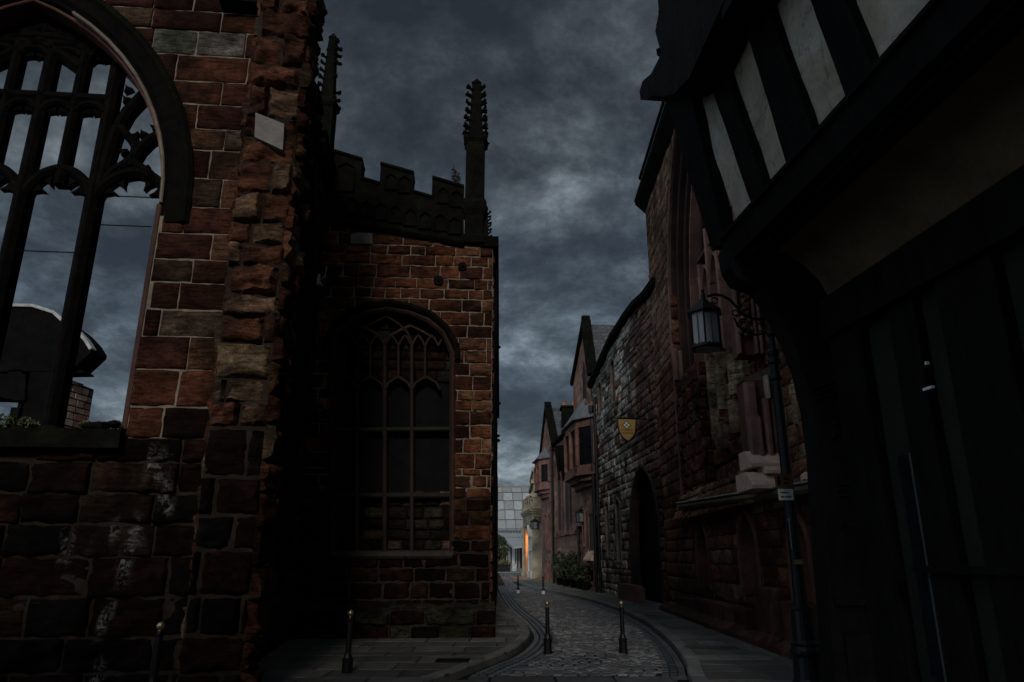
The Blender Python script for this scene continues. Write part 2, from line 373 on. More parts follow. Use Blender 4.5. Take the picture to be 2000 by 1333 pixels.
# ------------------------------------------------------------------ ground, road, pavements
GF = Fr((0, 0, 0), (1, 0, 0), (0, 1, 0), (0, 0, 1))
g = MB(); g.sheet(GF, -900, 900, -200, 1600, -.03, 300); tag(g.build('ground', M['earth']), kind='structure')
KL = [(4, -5.5), (7, -3.2), (9, -1.75), (10.86, -.92), (12.2, -.48), (13.74, 0), (15.75, .31), (17.27, .37), (20.6, .21), (25.6, -.17), (34, -.57), (42.3, -.86), (60, -1.35), (80, -1.9)]
KR = [(4, 1.2), (7, 1.85), (9, 2.2), (10.86, 2.48), (12.5, 2.79), (15.3, 3.14), (19.8, 3.44), (25.6, 3.40), (31.9, 2.79), (43.7, 1.03), (48.7, .59), (54, .3)]
def herm(K, y):
    n = len(K)
    if y <= K[0][0]: return K[0][1]
    if y >= K[-1][0]: return K[-1][1]
    i = max(k for k in range(n-1) if K[k][0] <= y)
    def sl(j):
        a, b = max(0, j-1), min(n-1, j+1); return (K[b][1]-K[a][1])/(K[b][0]-K[a][0])
    h = K[i+1][0]-K[i][0]; t = (y-K[i][0])/h
    return (2*t**3-3*t*t+1)*K[i][1]+(t**3-2*t*t+t)*h*sl(i)+(-2*t**3+3*t*t)*K[i+1][1]+(t**3-t*t)*h*sl(i+1)
kl = lambda y: herm(KL, y)
kr = lambda y: herm(KR, y)
WR = [(0, 5.0), (10, 4.95), (24, 5.1), (35, 4.1), (57, 1.7), (70, .8)]
def wr(y):
    for (a, p), (b, q) in zip(WR, WR[1:]):
        if a <= y <= b: return p+(q-p)*(y-a)/(b-a)
    return .8
rd = MB(); rd.sheet(GF, -8, 9, 2, 84, -.012, 2); rd.build('x', M['grout']).name = 'road_bed'; tag(bpy.data.objects['road_bed'], kind='structure')
# left channel: three rows of larger dark setts following the kerb
def kpath(K, off, y0, y1, st):
    y = y0; o = []
    while y < y1:
        d = .05; dxdy = (K(y+d)-K(y-d))/(2*d); L = math.hypot(1, dxdy); o.append((K(y)+off/L, y-off*dxdy/L)); y += st/L
    return o
BAND = 11.35
rd = MB()
CH = (.22, .36, .50)
def off_road(x, y): return x < kl(y)+(.62 if y > 10.8 else .0) or x > kr(y)-.42 or y < BAND
rnd = random.Random(3)
y = BAND; row = 0
while y < 84:
    h = rnd.uniform(.105, .13) if y < 40 else rnd.uniform(.16, .2)
    xl, xr = kl(y)-.1, (kr(y) if y < 53 else 9)+.1; x = xl-rnd.uniform(0, .2)
    while x < xr:
        w = rnd.uniform(.15, .24)
        cx, cy = x+w/2, y+h/2
        if kl(cy)+.60 < cx < (kr(cy)-.38 if cy < 53 else 9):
            c0 = rnd.choices([c for c, _ in SETTP], [q for _, q in SETTP])[0]; k = rnd.uniform(.7, 1.25); c0 = tuple(q*k for q in c0)
            z = rnd.uniform(.0, .010)+.018*noise.noise(Vector((cx*.8, cy*.5, 0))); tx, ty = rnd.uniform(-.05, .05), rnd.uniform(-.07, .07)
            wob = .05*math.sin(cx*1.1)+.02*noise.noise(Vector((cx*2, cy*.7, 5)))
            vs = []
            for (sx, sy, zz) in ((-1, -1, -.014), (1, -1, -.014), (1, 1, -.014), (-1, 1, -.014), (-.80, -.72, .002), (.80, -.72, .002), (.80, .72, .002), (-.80, .72, .002), (-.4, -.35, .010), (.4, -.35, .010), (.4, .35, .010), (-.4, .35, .010)):
                px_, py_ = sx*(w/2-.011), sy*(h/2-.012)
                vs.append((cx+px_, cy+py_+wob, z+zz+tx*px_+ty*py_))
            rd.add(vs, [(0, 1, 5, 4), (1, 2, 6, 5), (2, 3, 7, 6), (3, 0, 4, 7), (4, 5, 9, 8), (5, 6, 10, 9), (6, 7, 11, 10), (7, 4, 8, 11), (8, 9, 10, 11)], c0)
        x += w
    y += h
for K, sgn, rows in ((kl, 1, (.16, .29, .42, .55)), (kr, -1, (.10, .22, .34))):
    for ri, off in enumerate(rows):
        P_ = kpath(K, off*sgn, 10.9, 46, .20)
        for (x0, y0), (x1, y1) in zip(P_, P_[1:]):
            a = Vector((x1-x0, y1-y0, 0)); L = a.length; a.normalize(); b = Vector((-a.y, a.x, 0)); c = Vector(((x0+x1)/2, (y0+y1)/2, rnd.uniform(-.002, .006)))
            if c.y < BAND: continue
            vs = []
            for (sx, sy, zz) in ((-1, -1, -.012), (1, -1, -.012), (1, 1, -.012), (-1, 1, -.012), (-.82, -.76, .006), (.82, -.76, .006), (.82, .76, .006), (-.82, .76, .006)):
                vs.append(c+a*sx*(L/2-.008)+b*sy*.055+Vector((0, 0, zz)))
            k = rnd.uniform(.7, 1.1); col = tuple(q*k for q in ((.055, .065, .075) if ri % 2 else (.10, .10, .10)))
            rd.add(vs, [(0, 1, 5, 4), (1, 2, 6, 5), (2, 3, 7, 6), (3, 0, 4, 7), (4, 5, 6, 7)], col)
tag(rd.build('road', M['sett'], smooth=False), kind='structure')
fb = MB(); fb.blocks(GF, -6, 4, 2.2, BAND, (.55, .75), (.6, 1.0), .3, (.0, .004), .003, gap=.014, edge=.012, pal=FLAGP, seed=5, sink=.02, hole=lambda x, y: x < kl(y)+.08 or x > kr(y)-.08)
tag(fb.build('crossing', M['flag']), kind='structure')
PZ = .10
PF = Fr((0, 0, PZ), (1, 0, 0), (0, 1, 0), (0, 0, 1))
pl = MB(); pl.blocks(PF, -13, .6, -4, 46, (.55, .8), (.7, 1.15), .22, (.0, .007), .004, gap=.012, edge=.012, pal=FLAGP, seed=8, sink=.015, hole=lambda x, y: x > kl(y)-.06)
pl.sheet(PF, -13, .6, -4, 46, -.006, .25, hole=lambda x, y: x > kl(y)-.12, t=(.03, .03, .028))
tag(pl.build('pavement', M['flag']), kind='structure')
pr = MB(); pr.blocks(PF, .2, 6, -4, 54, (.5, .75), (.6, 1.1), .22, (.0, .007), .004, gap=.012, edge=.012, pal=FLAGP, seed=18, sink=.015, hole=lambda x, y: x < kr(y)+.06 or x > wr(y)+.5)
pr.sheet(PF, .2, 6, -4, 54, -.006, .25, hole=lambda x, y: x < kr(y)+.12 or x > wr(y)+.6, t=(.03, .03, .028))
tag(pr.build('pavement', M['flag']), kind='structure')
for K, sgn, y1 in ((kl, -1, 60), (kr, 1, 53.8)):
    kb = MB(); P_ = kpath(K, 0, -2 if False else 4.2, y1, .12)
    seg = []; lim = rnd.uniform(.7, 1.1); acc = 0
    def kerb(seg):
        if len(seg) < 2: return
        k = rnd.uniform(.8, 1.2); kb.bar(GF, seg, .22, -.02, PZ+rnd.uniform(.006, .014), tuple(q*k for q in (.15, .145, .135)), .02)
    for p in P_:
        q = (p[0]+sgn*.09, p[1])
        if seg: acc += math.hypot(q[0]-seg[-1][0], q[1]-seg[-1][1])
        seg.append(q)
        if acc > lim: kerb(seg); seg = [(q[0], q[1]+.006)]; acc = 0; lim = rnd.uniform(.7, 1.1)
    kerb(seg)
    tag(kb.build('kerb', M['flag']), kind='structure')
# end cap of the right pavement and far plaza
pz = MB(); pz.blocks(Fr((0, 0, .02), (1, 0, 0), (0, 1, 0), (0, 0, 1)), -14, 14, 84, 150, (1.4, 1.8), (1.6, 2.4), 1.2, (0, .01), .004, gap=.03, edge=.03, pal=(((.22, .21, .20), 3), ((.19, .13, .11), 2), ((.26, .25, .24), 2)), seed=3)
tag(pz.build('plaza', M['flag']), kind='structure')
kb = MB(); kb.wbox((-6, 83.6, -.02), (6, 84, .12), (.16, .16, .16)); tag(kb.build('kerb', M['flag']), kind='structure')
kb = MB(); kb.bar(GF, [(1.6, 57.0), (.25, 58.5), (-.02, 63), (-.1, 76)], .3, -.02, .11, (.16, .15, .14), .03)
kb.prism(GF, [(1.6, 57.0), (.25, 58.6), (0, 63), (-.1, 76), (1.5, 76)], -.02, .105, (.13, .125, .12))
tag(kb.build('pavement', M['flag']), kind='structure')

# ================================================================== LEFT RUIN
ruin = thing('church_ruin', 'roofless red sandstone church ruin with a huge glassless traceried window, at the left', 'church', (-6, 9, 0))
LF = vfr((-12, 8.4), (-3.2, 9.2)); UE = 8.84
WL, WRt, WS, WZS, WRad = 2.45, 7.04, 3.22, 6.4, 3.60
def lhole(u, z):
    if z < WZS-.15: return WL-.13 < u < WRt+.13 and z > WS-.1
    return in_pointed(u, z, WL-.33, WRt+.33, WS-.1, WZS, WRad+.33)
def salt_at(spots):
    ss = [(LF.px(x, y), r) for x, y, r in spots]
    def f(u, v, col):
        a = 0
        for (c, r) in ss:
            d2 = (((u-c[0])*1.5)**2+((v-c[1])*.55)**2)/(r*r); a = max(a, 1.5*math.exp(-d2*1.6))
        return (col[0], col[1], col[2], min(1, a) if a > .12 else 0)
    return f
salt = salt_at([(318, 915, .12), (325, 965, .11), (335, 985, .08), (265, 1050, .13), (248, 1090, .13), (245, 1120, .10), (130, 1070, .12), (218, 1190, .06), (200, 1220, .09), (300, 900, .10), (190, 1320, .10), (225, 1040, .08)])
w = MB()
sp_ = []
for (x0, x1, y0, y1, c) in ((395, 440, 65, 100, (.17, .15, .13)), (340, 395, 62, 92, (.16, .16, .12)), (435, 490, 70, 100, (.15, .15, .10)), (300, 345, 60, 85, (.13, .11, .09)), (335, 420, 625, 680, (.12, .08, .055)), (405, 475, 270, 320, (.12, .08, .055))):
    a = LF.px(x0, y1); b = LF.px(x1, y0); sp_.append((a[0], b[0], a[1], b[1], c))
w.blocks(LF, -3, 8.32, 0, 3.1, (.34, .50), (.55, 1.1), .06, (-.01, .05), .045, gap=.008, edge=.015, pal=SHADED, seed=21, tf=salt, bulge=.012, sink=.03)
w.blocks(LF, -3, 8.32, 3.1, 4.0, (.34, .46), (.55, 1.05), .08, (.0, .03), .025, gap=.006, edge=.01, sink=.014, pal=RUIN[:2]+SHADED[:2], seed=122, hole=lhole)
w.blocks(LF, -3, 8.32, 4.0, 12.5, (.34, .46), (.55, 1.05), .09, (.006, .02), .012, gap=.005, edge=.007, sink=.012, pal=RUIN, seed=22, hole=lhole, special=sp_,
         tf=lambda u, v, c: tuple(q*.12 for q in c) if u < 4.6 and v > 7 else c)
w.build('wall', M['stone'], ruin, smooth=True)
mo = MB(); mo.sheet(LF, -3, UE, 0, 3.1, 0, .5); mo.build('mortar_bed', M['mortar_dark'], ruin)
mo = MB(); mo.sheet(LF, -3, UE, 3.1, 12.5, 0, .1, lhole); mo.sheet(LF, -3, UE, 0, 12.5, -.95, .1, lhole)
mo.sheet(Fr(LF.P(0, 12.5, 0), LF.U, -LF.N, (0, 0, 1)), -3, UE, 0, .95, 0, .5)
mo.build('mortar_bed', M['mortar'], ruin)
# corner buttress of bulging weathered stones
bt = MB(); BF = Fr(LF.P(0, 0, .30), LF.U, LF.V, LF.N)
pale = (BF.px(497, 262), BF.px(557, 225))
for k, (ua, ub, dd, sd) in enumerate(((8.22, 8.95, 0, 31),)):
    bt.blocks(BF, ua, ub, 0, 3.2, (.38, .6), (.45, .8), .06, (.0, .06), .05, gap=.01, edge=.03, pal=SHADED, seed=sd, tf=salt, bulge=.03)
    bt.blocks(BF, ua, ub, 3.2, 13, (.30, .50), (.42, .95), .05, (.0, .09), .07, gap=.006, edge=.03, pal=(((.13, .054, .030), 5), ((.085, .035, .020), 5), ((.15, .088, .055), 2)), seed=sd+1, bulge=.045,
              special=[(7, 9, 3.45, 4.1, (.17, .115, .07))])
SF = Fr(BF.P(8.95, 0, 0), -LF.N, (0, 0, 1), (LF.U))     # its right side
bt.blocks(SF, -.02, .75, 0, 13, (.32, .46), (.35, .7), .07, (.0, .06), .05, gap=.006, edge=.03, pal=RUIN, seed=35, bulge=.03)
SG = Fr(BF.P(8.22, 0, 0), -LF.N, (0, 0, 1), -(LF.U))
bt.blocks(SG, 0, .34, 0, 13, (.32, .46), (.3, .5), .07, (.0, .05), .03, gap=.008, edge=.02, pal=RUIN, seed=36, bulge=.02)
bt.build('buttress', M['stone'], ruin, smooth=True)
nbk = MB(); NBF = Fr(BF.P(0, 0, .10), BF.U, BF.V, BF.N); nbk.prism(NBF, [NBF.px(x, y) for x, y in ((500, 223), (556, 245), (553, 296), (498, 270))], -.2, .03, (.24, .215, .19)); nbk.build('replacement_block', M['ashlar'], ruin)['label'] = 'crisp pale grey new block high on the buttress'
mo = MB(); mo.box(BF, 8.235, 8.935, 0, 13, -.32, -.005); mo.build('buttress_core', M['mortar_dark'], ruin)
# window: sill, jamb mouldings, hood, tracery
sl = MB()
sl.box(LF, WL-.15, WRt+.12, WS-.28, WS-.10, -1.0, .22)
sl.prism(Fr(LF.P(0, 0, 0), LF.N, (0, 0, 1), LF.U), [(-.95, WS-.1), (.13, WS-.1), (.13, WS-.03), (-.5, WS+.06), (-.95, WS+.06)], WL-.1, WRt+.08)
for i in range(26):
    u = rnd.uniform(WL, WRt); sl.blob(LF.P(u, WS+.02+rnd.uniform(-.03, .03), rnd.uniform(-.3, .1)), rnd.uniform(.04, .13), i, sz=(1.4, 1, .5))
sl.build('sill', M['black_stone'], ruin, smooth=False)
ap = pointed(WL, WRt, WZS, WRad)
def offs(path, o):
    r = []
    for i, (u, v) in enumerate(path):
        a = path[max(0, i-1)]; b = path[min(len(path)-1, i+1)]; t = Vector((b[0]-a[0], b[1]-a[1])).normalized(); r.append((u-t.y*o, v+t.x*o))
    return r
full = [(WL, WS)]+ap+[(WRt, WS)]
hd = MB()
hd.bar(LF, [(WL-.43, WZS-.3)]+offs(ap, .43)+[(WRt+.43, WZS-.3)], .14, -.2, .10, ch=.05); hd.build('hood_mould', M['black_stone'], ruin)
jm = MB(); jm.bar(LF, [(WL-.28, WZS-.3)]+offs(ap, .28)+[(WRt+.28, WZS-.3)], .28, -.95, .045, ch=.05); jm.bar(LF, offs(full, .12), .10, -.95, -.02, ch=.02); jm.build('outer_order', M['tracery'], ruin)
jm = MB(); jm.bar(LF, [p for p in offs(ap, .075) if p[0] > 5.2], .05, -.3, .025, (.20, .16, .125), ch=.015); jm.bar(LF, offs(ap, .03), .05, -.85, -.10, (.15, .06, .045), ch=.015); jm.bar(LF, [(WRt+.05, WS), (WRt+.05, WZS)], .10, -.85, -.02, (.07, .03, .02), ch=.03)
for i, (u, v) in enumerate(offs(full, -.0)): pass
jm.build('inner_order', M['ashlar'], ruin)
TD0, TD1 = -.72, -.42
LT = Fr(LF.P(0, 0, -.42), LF.U, LF.V, LF.N)     # front plane of the tracery
tp = lambda *pts: [LT.px(x, y) for x, y in pts]
tr = MB()
def tb(path, w, d=0): tr.bar(LT, path, w, -.22-d, 0-d, ch=w*.34)
uM = [LT.px(172, 400)[0], LT.px(30, 400)[0]]
pitch = uM[0]-uM[1]; u0c = uM[1]
mull = [u0c-2*pitch, u0c-pitch, u0c, u0c+pitch]; cwin = (WL+WRt)/2
def zpx(y, x=170): return LT.px(x, y)[1]
zA = zpx(372); 
cusps = []
def cusp(p, ang, L=.11, wd=.07):
    d = Vector((math.cos(R(ang)), math.sin(R(ang)))); n_ = Vector((-d.y, d.x)); p = Vector(p)
    tr.prism(LT, [tuple(p-n_*wd), tuple(p-n_*wd*.25+d*L*.55), tuple(p+d*L), tuple(p+n_*wd*.25+d*L*.55), tuple(p+n_*wd)], -.2, -.08)
for k, u in enumerate(mull):
    mm_ = MB(); mm_.bar(LT, [(u, WS-.02), (u, zA+.2)], .19, -.26, .02, ch=.07); mm_.build('mullion', M['tracery'], ruin)
edges = [WL]+mull+[WRt]
def inside(u, z, m=.02): return in_pointed(u, z, WL-m, WRt+m, WS, WZS, WRad+m)
def head(a, b, z0, z1, wd, sub=True):
    m = (a+b)/2
    L_ = arc3((a+.04, z0), (m, z1), .16, 8); Rr = arc3((b-.04, z0), (m, z1), -.16, 8)
    tb(L_, wd); tb(Rr, wd)
    for t_, sg in ((L_, 1), (Rr, -1)):
        for i, an in ((2, -20), (5, -65)):
            p = t_[i]; q = (p[0]+sg*wd*.3, p[1]-wd*.3); cusp(q, an if sg > 0 else 180-an, wd*1.25, wd*.6)
for a, b in zip(edges, edges[1:]): head(a, b, zA-.06, zA+.37, .145)
# super mullions
zT = zpx(188); 
centres = [(a+b)/2 for a, b in zip(edges, edges[1:])]
sup = sorted(mull+centres[1:-1])
for u in sup: tb([(u, zA+.1), (u, min(9.3, WZS+math.sqrt(max(.1, WRad**2-(abs(u-cwin)+WRad-(WRt-WL)/2)**2)))-.02)], .145 if u not in mull else .185)
tb([(sup[0], zT), (sup[-1], zT)], .17)
for a, b in zip(sup, sup[1:]):
    head(a, b, zT-.24, zT-.10, .10)
    head(a, b, zpx(108), zpx(96), .10); tb([(a, zpx(85)), (b, zpx(85))], .14)
tb([(sup[0], zpx(72)), (sup[-1], zpx(72))], .22)
# side Y tracery (right, mirrored left)
c2 = 2*cwin
def both(pts, wd):
    P_ = tp(*pts); tb(P_, wd); tb([(c2-u, v) for u, v in P_], wd)
def bcusp(x, y, ang, L=.12, wd=.07):
    p = LT.px(x, y); cusp(p, ang, L, wd); cusp((c2-p[0], p[1]), 180-ang, L, wd)
both([(188, 365), (202, 310), (220, 255), (245, 212), (290, 165)], .17)
both([(225, 240), (238, 252), (252, 268), (262, 285), (256, 305)], .12)
both([(315, 255), (288, 268), (268, 288), (258, 305), (252, 322)], .14)
both([(256, 305), (238, 318), (215, 332), (200, 350)], .13)
both([(256, 305), (262, 318), (285, 332), (303, 350)], .13)
for q in ((255, 262, 60), (276, 258, 120), (238, 292, 150), (243, 190, 130), (272, 325, 40), (246, 170, 120), (300, 245, 150)): bcusp(*q)
# the black apex tracery
for r_ in (.16, .42):
    pth = [p for p in offs(ap, -r_) if p[1] > zpx(130)]
    tb(pth, .2)
for i in range(13): tb([(sup[0]+i*.2, zpx(68)), (sup[0]+i*.2+.2, zpx(30))], .14)
tr.build('tracery', M['tracery'], ruin)
for (x0, y0, x1, y1) in ((178, 383, 303, 386), (178, 440, 296, 443), (20, 490, 145, 494)):
    a = LT.px(x0, y0, -.15); b = LT.px(x1, y1, -.15); z = (a[1]+b[1])/2; ir = MB(); ir.tube([LT.P(a[0], z, -.15), LT.P(b[0], z, -.15)], .009); ir.build('saddle_bar', M['iron'], ruin)
# return wall running back to the chapel
RF = vfr((-3.58, 9.35), (-4.47, 15.6)); RF.N = -RF.N if RF.N.x < 0 else RF.N; RL = 6.31
def rhole(u, z): return in_pointed(u, z, .75, 4.9, 1.6, 6.1, 4.6)
w = MB(); w.blocks(RF, 0, RL, 0, 9.7, (.28, .40), (.4, .9), .10, (.0, .03), .03, gap=.01, edge=.012, pal=RUIN, seed=41, hole=rhole, bulge=.01); w.build('return_wall', M['stone'], ruin, smooth=True)
mo = MB(); mo.sheet(RF, 0, RL, 0, 10.1, 0, .12, rhole); mo.sheet(RF, 0, RL, 0, 10.1, -.9, .4); mo.build('return_core', M['mortar_dark'], ruin)
jm = MB(); jm.bar(RF, [(.75, 1.6)]+pointed(.75, 4.9, 6.1, 4.6)+[(4.9, 1.6)], .24, -.9, .06, ch=.08); jm.box(RF, .5, 5.1, 1.4, 1.62, -.9, .14)
for u in (1.8, 2.83, 3.86): jm.bar(RF, [(u, 1.6), (u, 9.2)], .15, -.6, -.35)
jm.build('blind_arch', M['black_stone'], ruin)
pp = MB()
pp.prism(Fr(RF.P(0, 0, 0), RF.N, (0, 0, 1), RF.U), [(-.9, 9.7), (.02, 9.7), (.14, 9.85), (.14, 9.95), (.06, 10.0), (.06, 10.25), (-.3, 10.25), (-.9, 10.2)], -.4, RL-.1)
for i in range(4):
    pp.box(RF, .1+i*1.6, 1.0+i*1.6, 10.25, 10.9, -.3, .03); pp.box(RF, .05+i*1.6, 1.05+i*1.6, 10.9, 10.97, -.34, .07)
for i in range(30): u = rnd.uniform(0, RL); pp.blob(RF.P(u, rnd.uniform(9.8, 10.3), .1), rnd.uniform(.06, .15), i+60)
pp.build('parapet', M['black_stone'], ruin)
def pinnacle(par, cx, cy, z0, zs, zt, hw, seed=0, rows=8, collar=True, spread=1.0, rag=0):
    p = MB(); r2 = hw*math.sqrt(2); rot = math.pi/4
    p.lathe((cx, cy, 0), [(r2, z0), (r2, zs)], 4, rot=rot)
    if collar:
        zc = z0+(zs-z0)*.36
        p.lathe((cx, cy, 0), [(r2*1.02, zc-.3), (r2*1.28, zc-.15), (r2*1.32, zc+.02), (r2*1.02, zc+.16)], 4, rot=rot)
        p.lathe((cx, cy, 0), [(r2*1.12, z0-.05), (r2*1.12, z0+.12), (r2*1.01, z0+.18)], 4, rot=rot)
    p.lathe((cx, cy, 0), [(r2*1.04, zs-.02), (r2*1.3, zs+.06), (r2*1.3, zs+.16), (r2*1.0, zs+.24)], 4, rot=rot)
    # gablets and tapering spirelet
    p.lathe((cx, cy, 0), [(r2*.86, zs+.1), (r2*.70, zs+(zt-zs)*.35), (r2*.52, zs+(zt-zs)*.8), (r2*.46, zt-.2), (r2*.56, zt-.19), (.01, zt)], 4, rot=rot)
    rr = random.Random(seed)
    for i in range(rows):
        f = (i+.4)/rows; z = zs+.1+(zt-zs-.35)*f; rad = hw*(1.02+.42*(1-f))*spread
        for k in (1, 3, 5, 7):
            a = k*math.pi/4; q = rad*1.22
            if rr.random() < rag: continue
            c = Vector((cx+math.cos(a)*q, cy+math.sin(a)*q, z))
            p.blob(c+Vector((math.cos(a)*.02, math.sin(a)*.02, hw*.2)), hw*.17*rr.uniform(.7, 1.3), seed+i+k, rough=1.2, n=5)
            p.blob(c, hw*.34*(1-.25*f)*rr.uniform(.85, 1.15), seed+i*8+k, sz=(1, 1, .62), rough=.9, n=5)
            p.tube([Vector((cx, cy, z-.08)), c], hw*.2, 4)
    return p.build('pinnacle', M['black_stone'], par)
c = at(632, 300, 15.2)
pinnacle(ruin, c.x, c.y, 10.0, at(632, 215, 15.2).z, at(635, 66, 15.2).z, .19, 5, 9, spread=.9, rag=.25)

# ================================================================== CHAPEL
chap = thing('chapel', 'red sandstone chapel with a blocked traceried window, stepped black battlements and a crocketed pinnacle', 'chapel', (-2.4, 15.7, 0))
MF = vfr((-4.45, 15.5), (-.46, 15.78)); ML = 4.0
mp_ = lambda *pts: [MF.px(x, y) for x, y in pts]
wp = [(612, 1085), (648, 1085), (648, 690), (659, 655), (687, 625), (721, 608), (757, 602), (798, 609), (836, 625), (867, 650), (884, 690), (884, 1085)]
WPo = mp_(*wp[1:])
def chole(u, z): return inpoly(u, z, WPo)
topL = mp_((600, 425), (632, 430), (770, 452), (908, 475), (965, 482))
def ctop(u):
    for (a, p), (b, q) in zip(topL, topL[1:]):
        if a <= u <= b: return p+(q-p)*(u-a)/(b-a)
    return topL[-1][1]
pb = MF.px(685, 478); pc = MF.px(728, 460)
w = MB()
def cwall(u, z): return chole(u, z) or z > ctop(u)
MIXC = (((.150, .058, .029), 2), ((.108, .041, .022), 2), ((.06, .025, .016), 3), ((.027, .010, .006), 3), ((.055, .028, .016), 2))  # mixes shaded and plain stones, so the painted lower shade fades upward
w.blocks(MF, -.1, ML, 2.0, 3.5, (.23, .335), (.30, .78), .07, (.0, .035), .03, gap=.006, edge=.014, pal=MIXC, seed=151, hole=cwall, bulge=.01)
w.blocks(MF, -.1, ML, 0.0, 2.0, (.24, .34), (.35, .75), .07, (.0, .05), .04, gap=.01, edge=.02, pal=SHADED, seed=51, hole=cwall, bulge=.015)
w.blocks(MF, -.1, ML, 3.5, 9.4, (.23, .335), (.30, .78), .07, (.004, .026), .026, gap=.005, edge=.010, sink=.016, pal=(((.150, .058, .029), 5), ((.108, .041, .022), 4), ((.18, .086, .045), 2), ((.06, .025, .016), 3)), seed=52, hole=cwall, bulge=.014,
         special=[(pb[0], pc[0]+.1, pb[1]-.1, pc[1]+.1, (.26, .235, .20))])
w.build('wall', M['stone'], chap, smooth=True)
mo = MB(); mo.sheet(MF, -.1, ML, 0, 3.0, 0, .08, cwall); mo.build('mortar_bed', M['mortar_dark'], chap)
mo = MB(); mo.sheet(MF, -.1, ML, 3.0, 9.4, 0, .08, cwall); mo.build('mortar_bed', M['mortar'], chap)
pn = MB(); pn.box(MF, pb[0], pc[0], pb[1], pc[1], 0, .055, (.22, .20, .17)); pn.build('replacement_block', M['ashlar'], chap)['label'] = 'pale grey new stone in the red wall'
jm = MB(); jm.bar(MF, WPo, .14, -.55, .05, (.04, .018, .013), ch=.05, ends=True); jm.bar(MF, [WPo[-1], WPo[0]], .14, -.55, .10, (.05, .04, .03), ch=.05)
jm.build('window_surround', M['ashlar'], chap)
hm = MB(); hm.bar(MF, mp_((640, 700), (640, 672), (652, 641), (682, 613), (718, 599), (757, 594), (800, 601), (840, 615), (871, 641), (892, 678), (894, 705)), .13, -.1, .17, ch=.05); hm.build('hood_mould', M['black_stone'], chap)
# infill behind the tracery
CI = Fr(MF.P(0, 0, -.42), MF.U, MF.V, MF.N)
inf = MB(); a = CI.px(640, 1090); b = CI.px(890, 960)
inf.blocks(CI, a[0]-.35, b[0], a[1]-.1, b[1], (.2, .3), (.3, .6), .1, (0, .04), .02, pal=(((.12, .075, .055), 2), ((.02, .013, .011), 5), ((.03, .028, .018), 2)), seed=61); inf.build('stone_infill', M['stone'], chap, smooth=True); inf = MB()
a = CI.px(640, 745); b = CI.px(890, 590)
inf.blocks(CI, a[0]-.35, b[0], a[1], b[1], (.2, .3), (.3, .6), .1, (0, .03), .01, pal=(((.03, .015, .01), 3), ((.035, .032, .03), 3), ((.015, .009, .008), 3)), seed=62)
inf.build('stone_infill', M['stone'], chap, smooth=True)
vo = MB(); a = CI.px(640, 1090); b = CI.px(890, 590); vo.sheet(CI, a[0]-.4, b[0]+.1, a[1]-.2, b[1]+.1, -.04, .2); vo.build('window_glazing', M['void'], chap)
CT = Fr(MF.P(0, 0, -.16), MF.U, MF.V, MF.N)
cm = MB(); tq = lambda *p: [CT.px(x, y) for x, y in p]
def cbar(pts, wd, t=(.05, .024, .018)): cm.bar(CT, tq(*pts), wd, -.2, 0, tuple(q*.55 for q in t), ch=wd*.3)
cbar([(697, 1085), (697, 672)], .085); cbar([(751, 1085), (751, 655)], .10); cbar([(804, 1085), (804, 672)], .085)
for x in (672, 723, 778, 830): cbar([(x, 740), (x, 672)], .06)
cbar([(655, 840), (880, 838)], .09, (.035, .045, .02)); cbar([(655, 968), (880, 968)], .11, (.03, .027, .022)); cbar([(650, 1083), (884, 1083)], .16, (.04, .035, .028))
for x0, x1 in ((650, 697), (697, 751), (751, 804), (804, 860)):
    m_ = (x0+x1)/2
    cbar([(x0, 762), (x0+8, 748), (m_, 736)], .06); cbar([(x1, 762), (x1-8, 748), (m_, 736)], .06)
for x in (672, 697, 723, 751, 778, 804, 830, 856):
    cbar([(x, 676), (x-6, 664), (x-13, 655)], .045, (.08, .042, .032)); cbar([(x, 676), (x+6, 664), (x+13, 655)], .045, (.08, .042, .032))
cbar([(751, 672), (738, 655), (722, 645), (700, 636)], .075, (.09, .048, .036)); cbar([(751, 672), (764, 655), (782, 645), (802, 636)], .075, (.09, .048, .036))
cbar([(697, 670), (706, 650), (722, 634), (755, 618)], .06); cbar([(804, 670), (796, 650), (780, 634), (755, 618)], .06)
cbar([(800, 636), (820, 645), (850, 662)], .05, (.10, .05, .04)); cbar([(700, 636), (685, 645), (664, 662)], .05)
cm.build('tracery', M['ashlar'], chap)
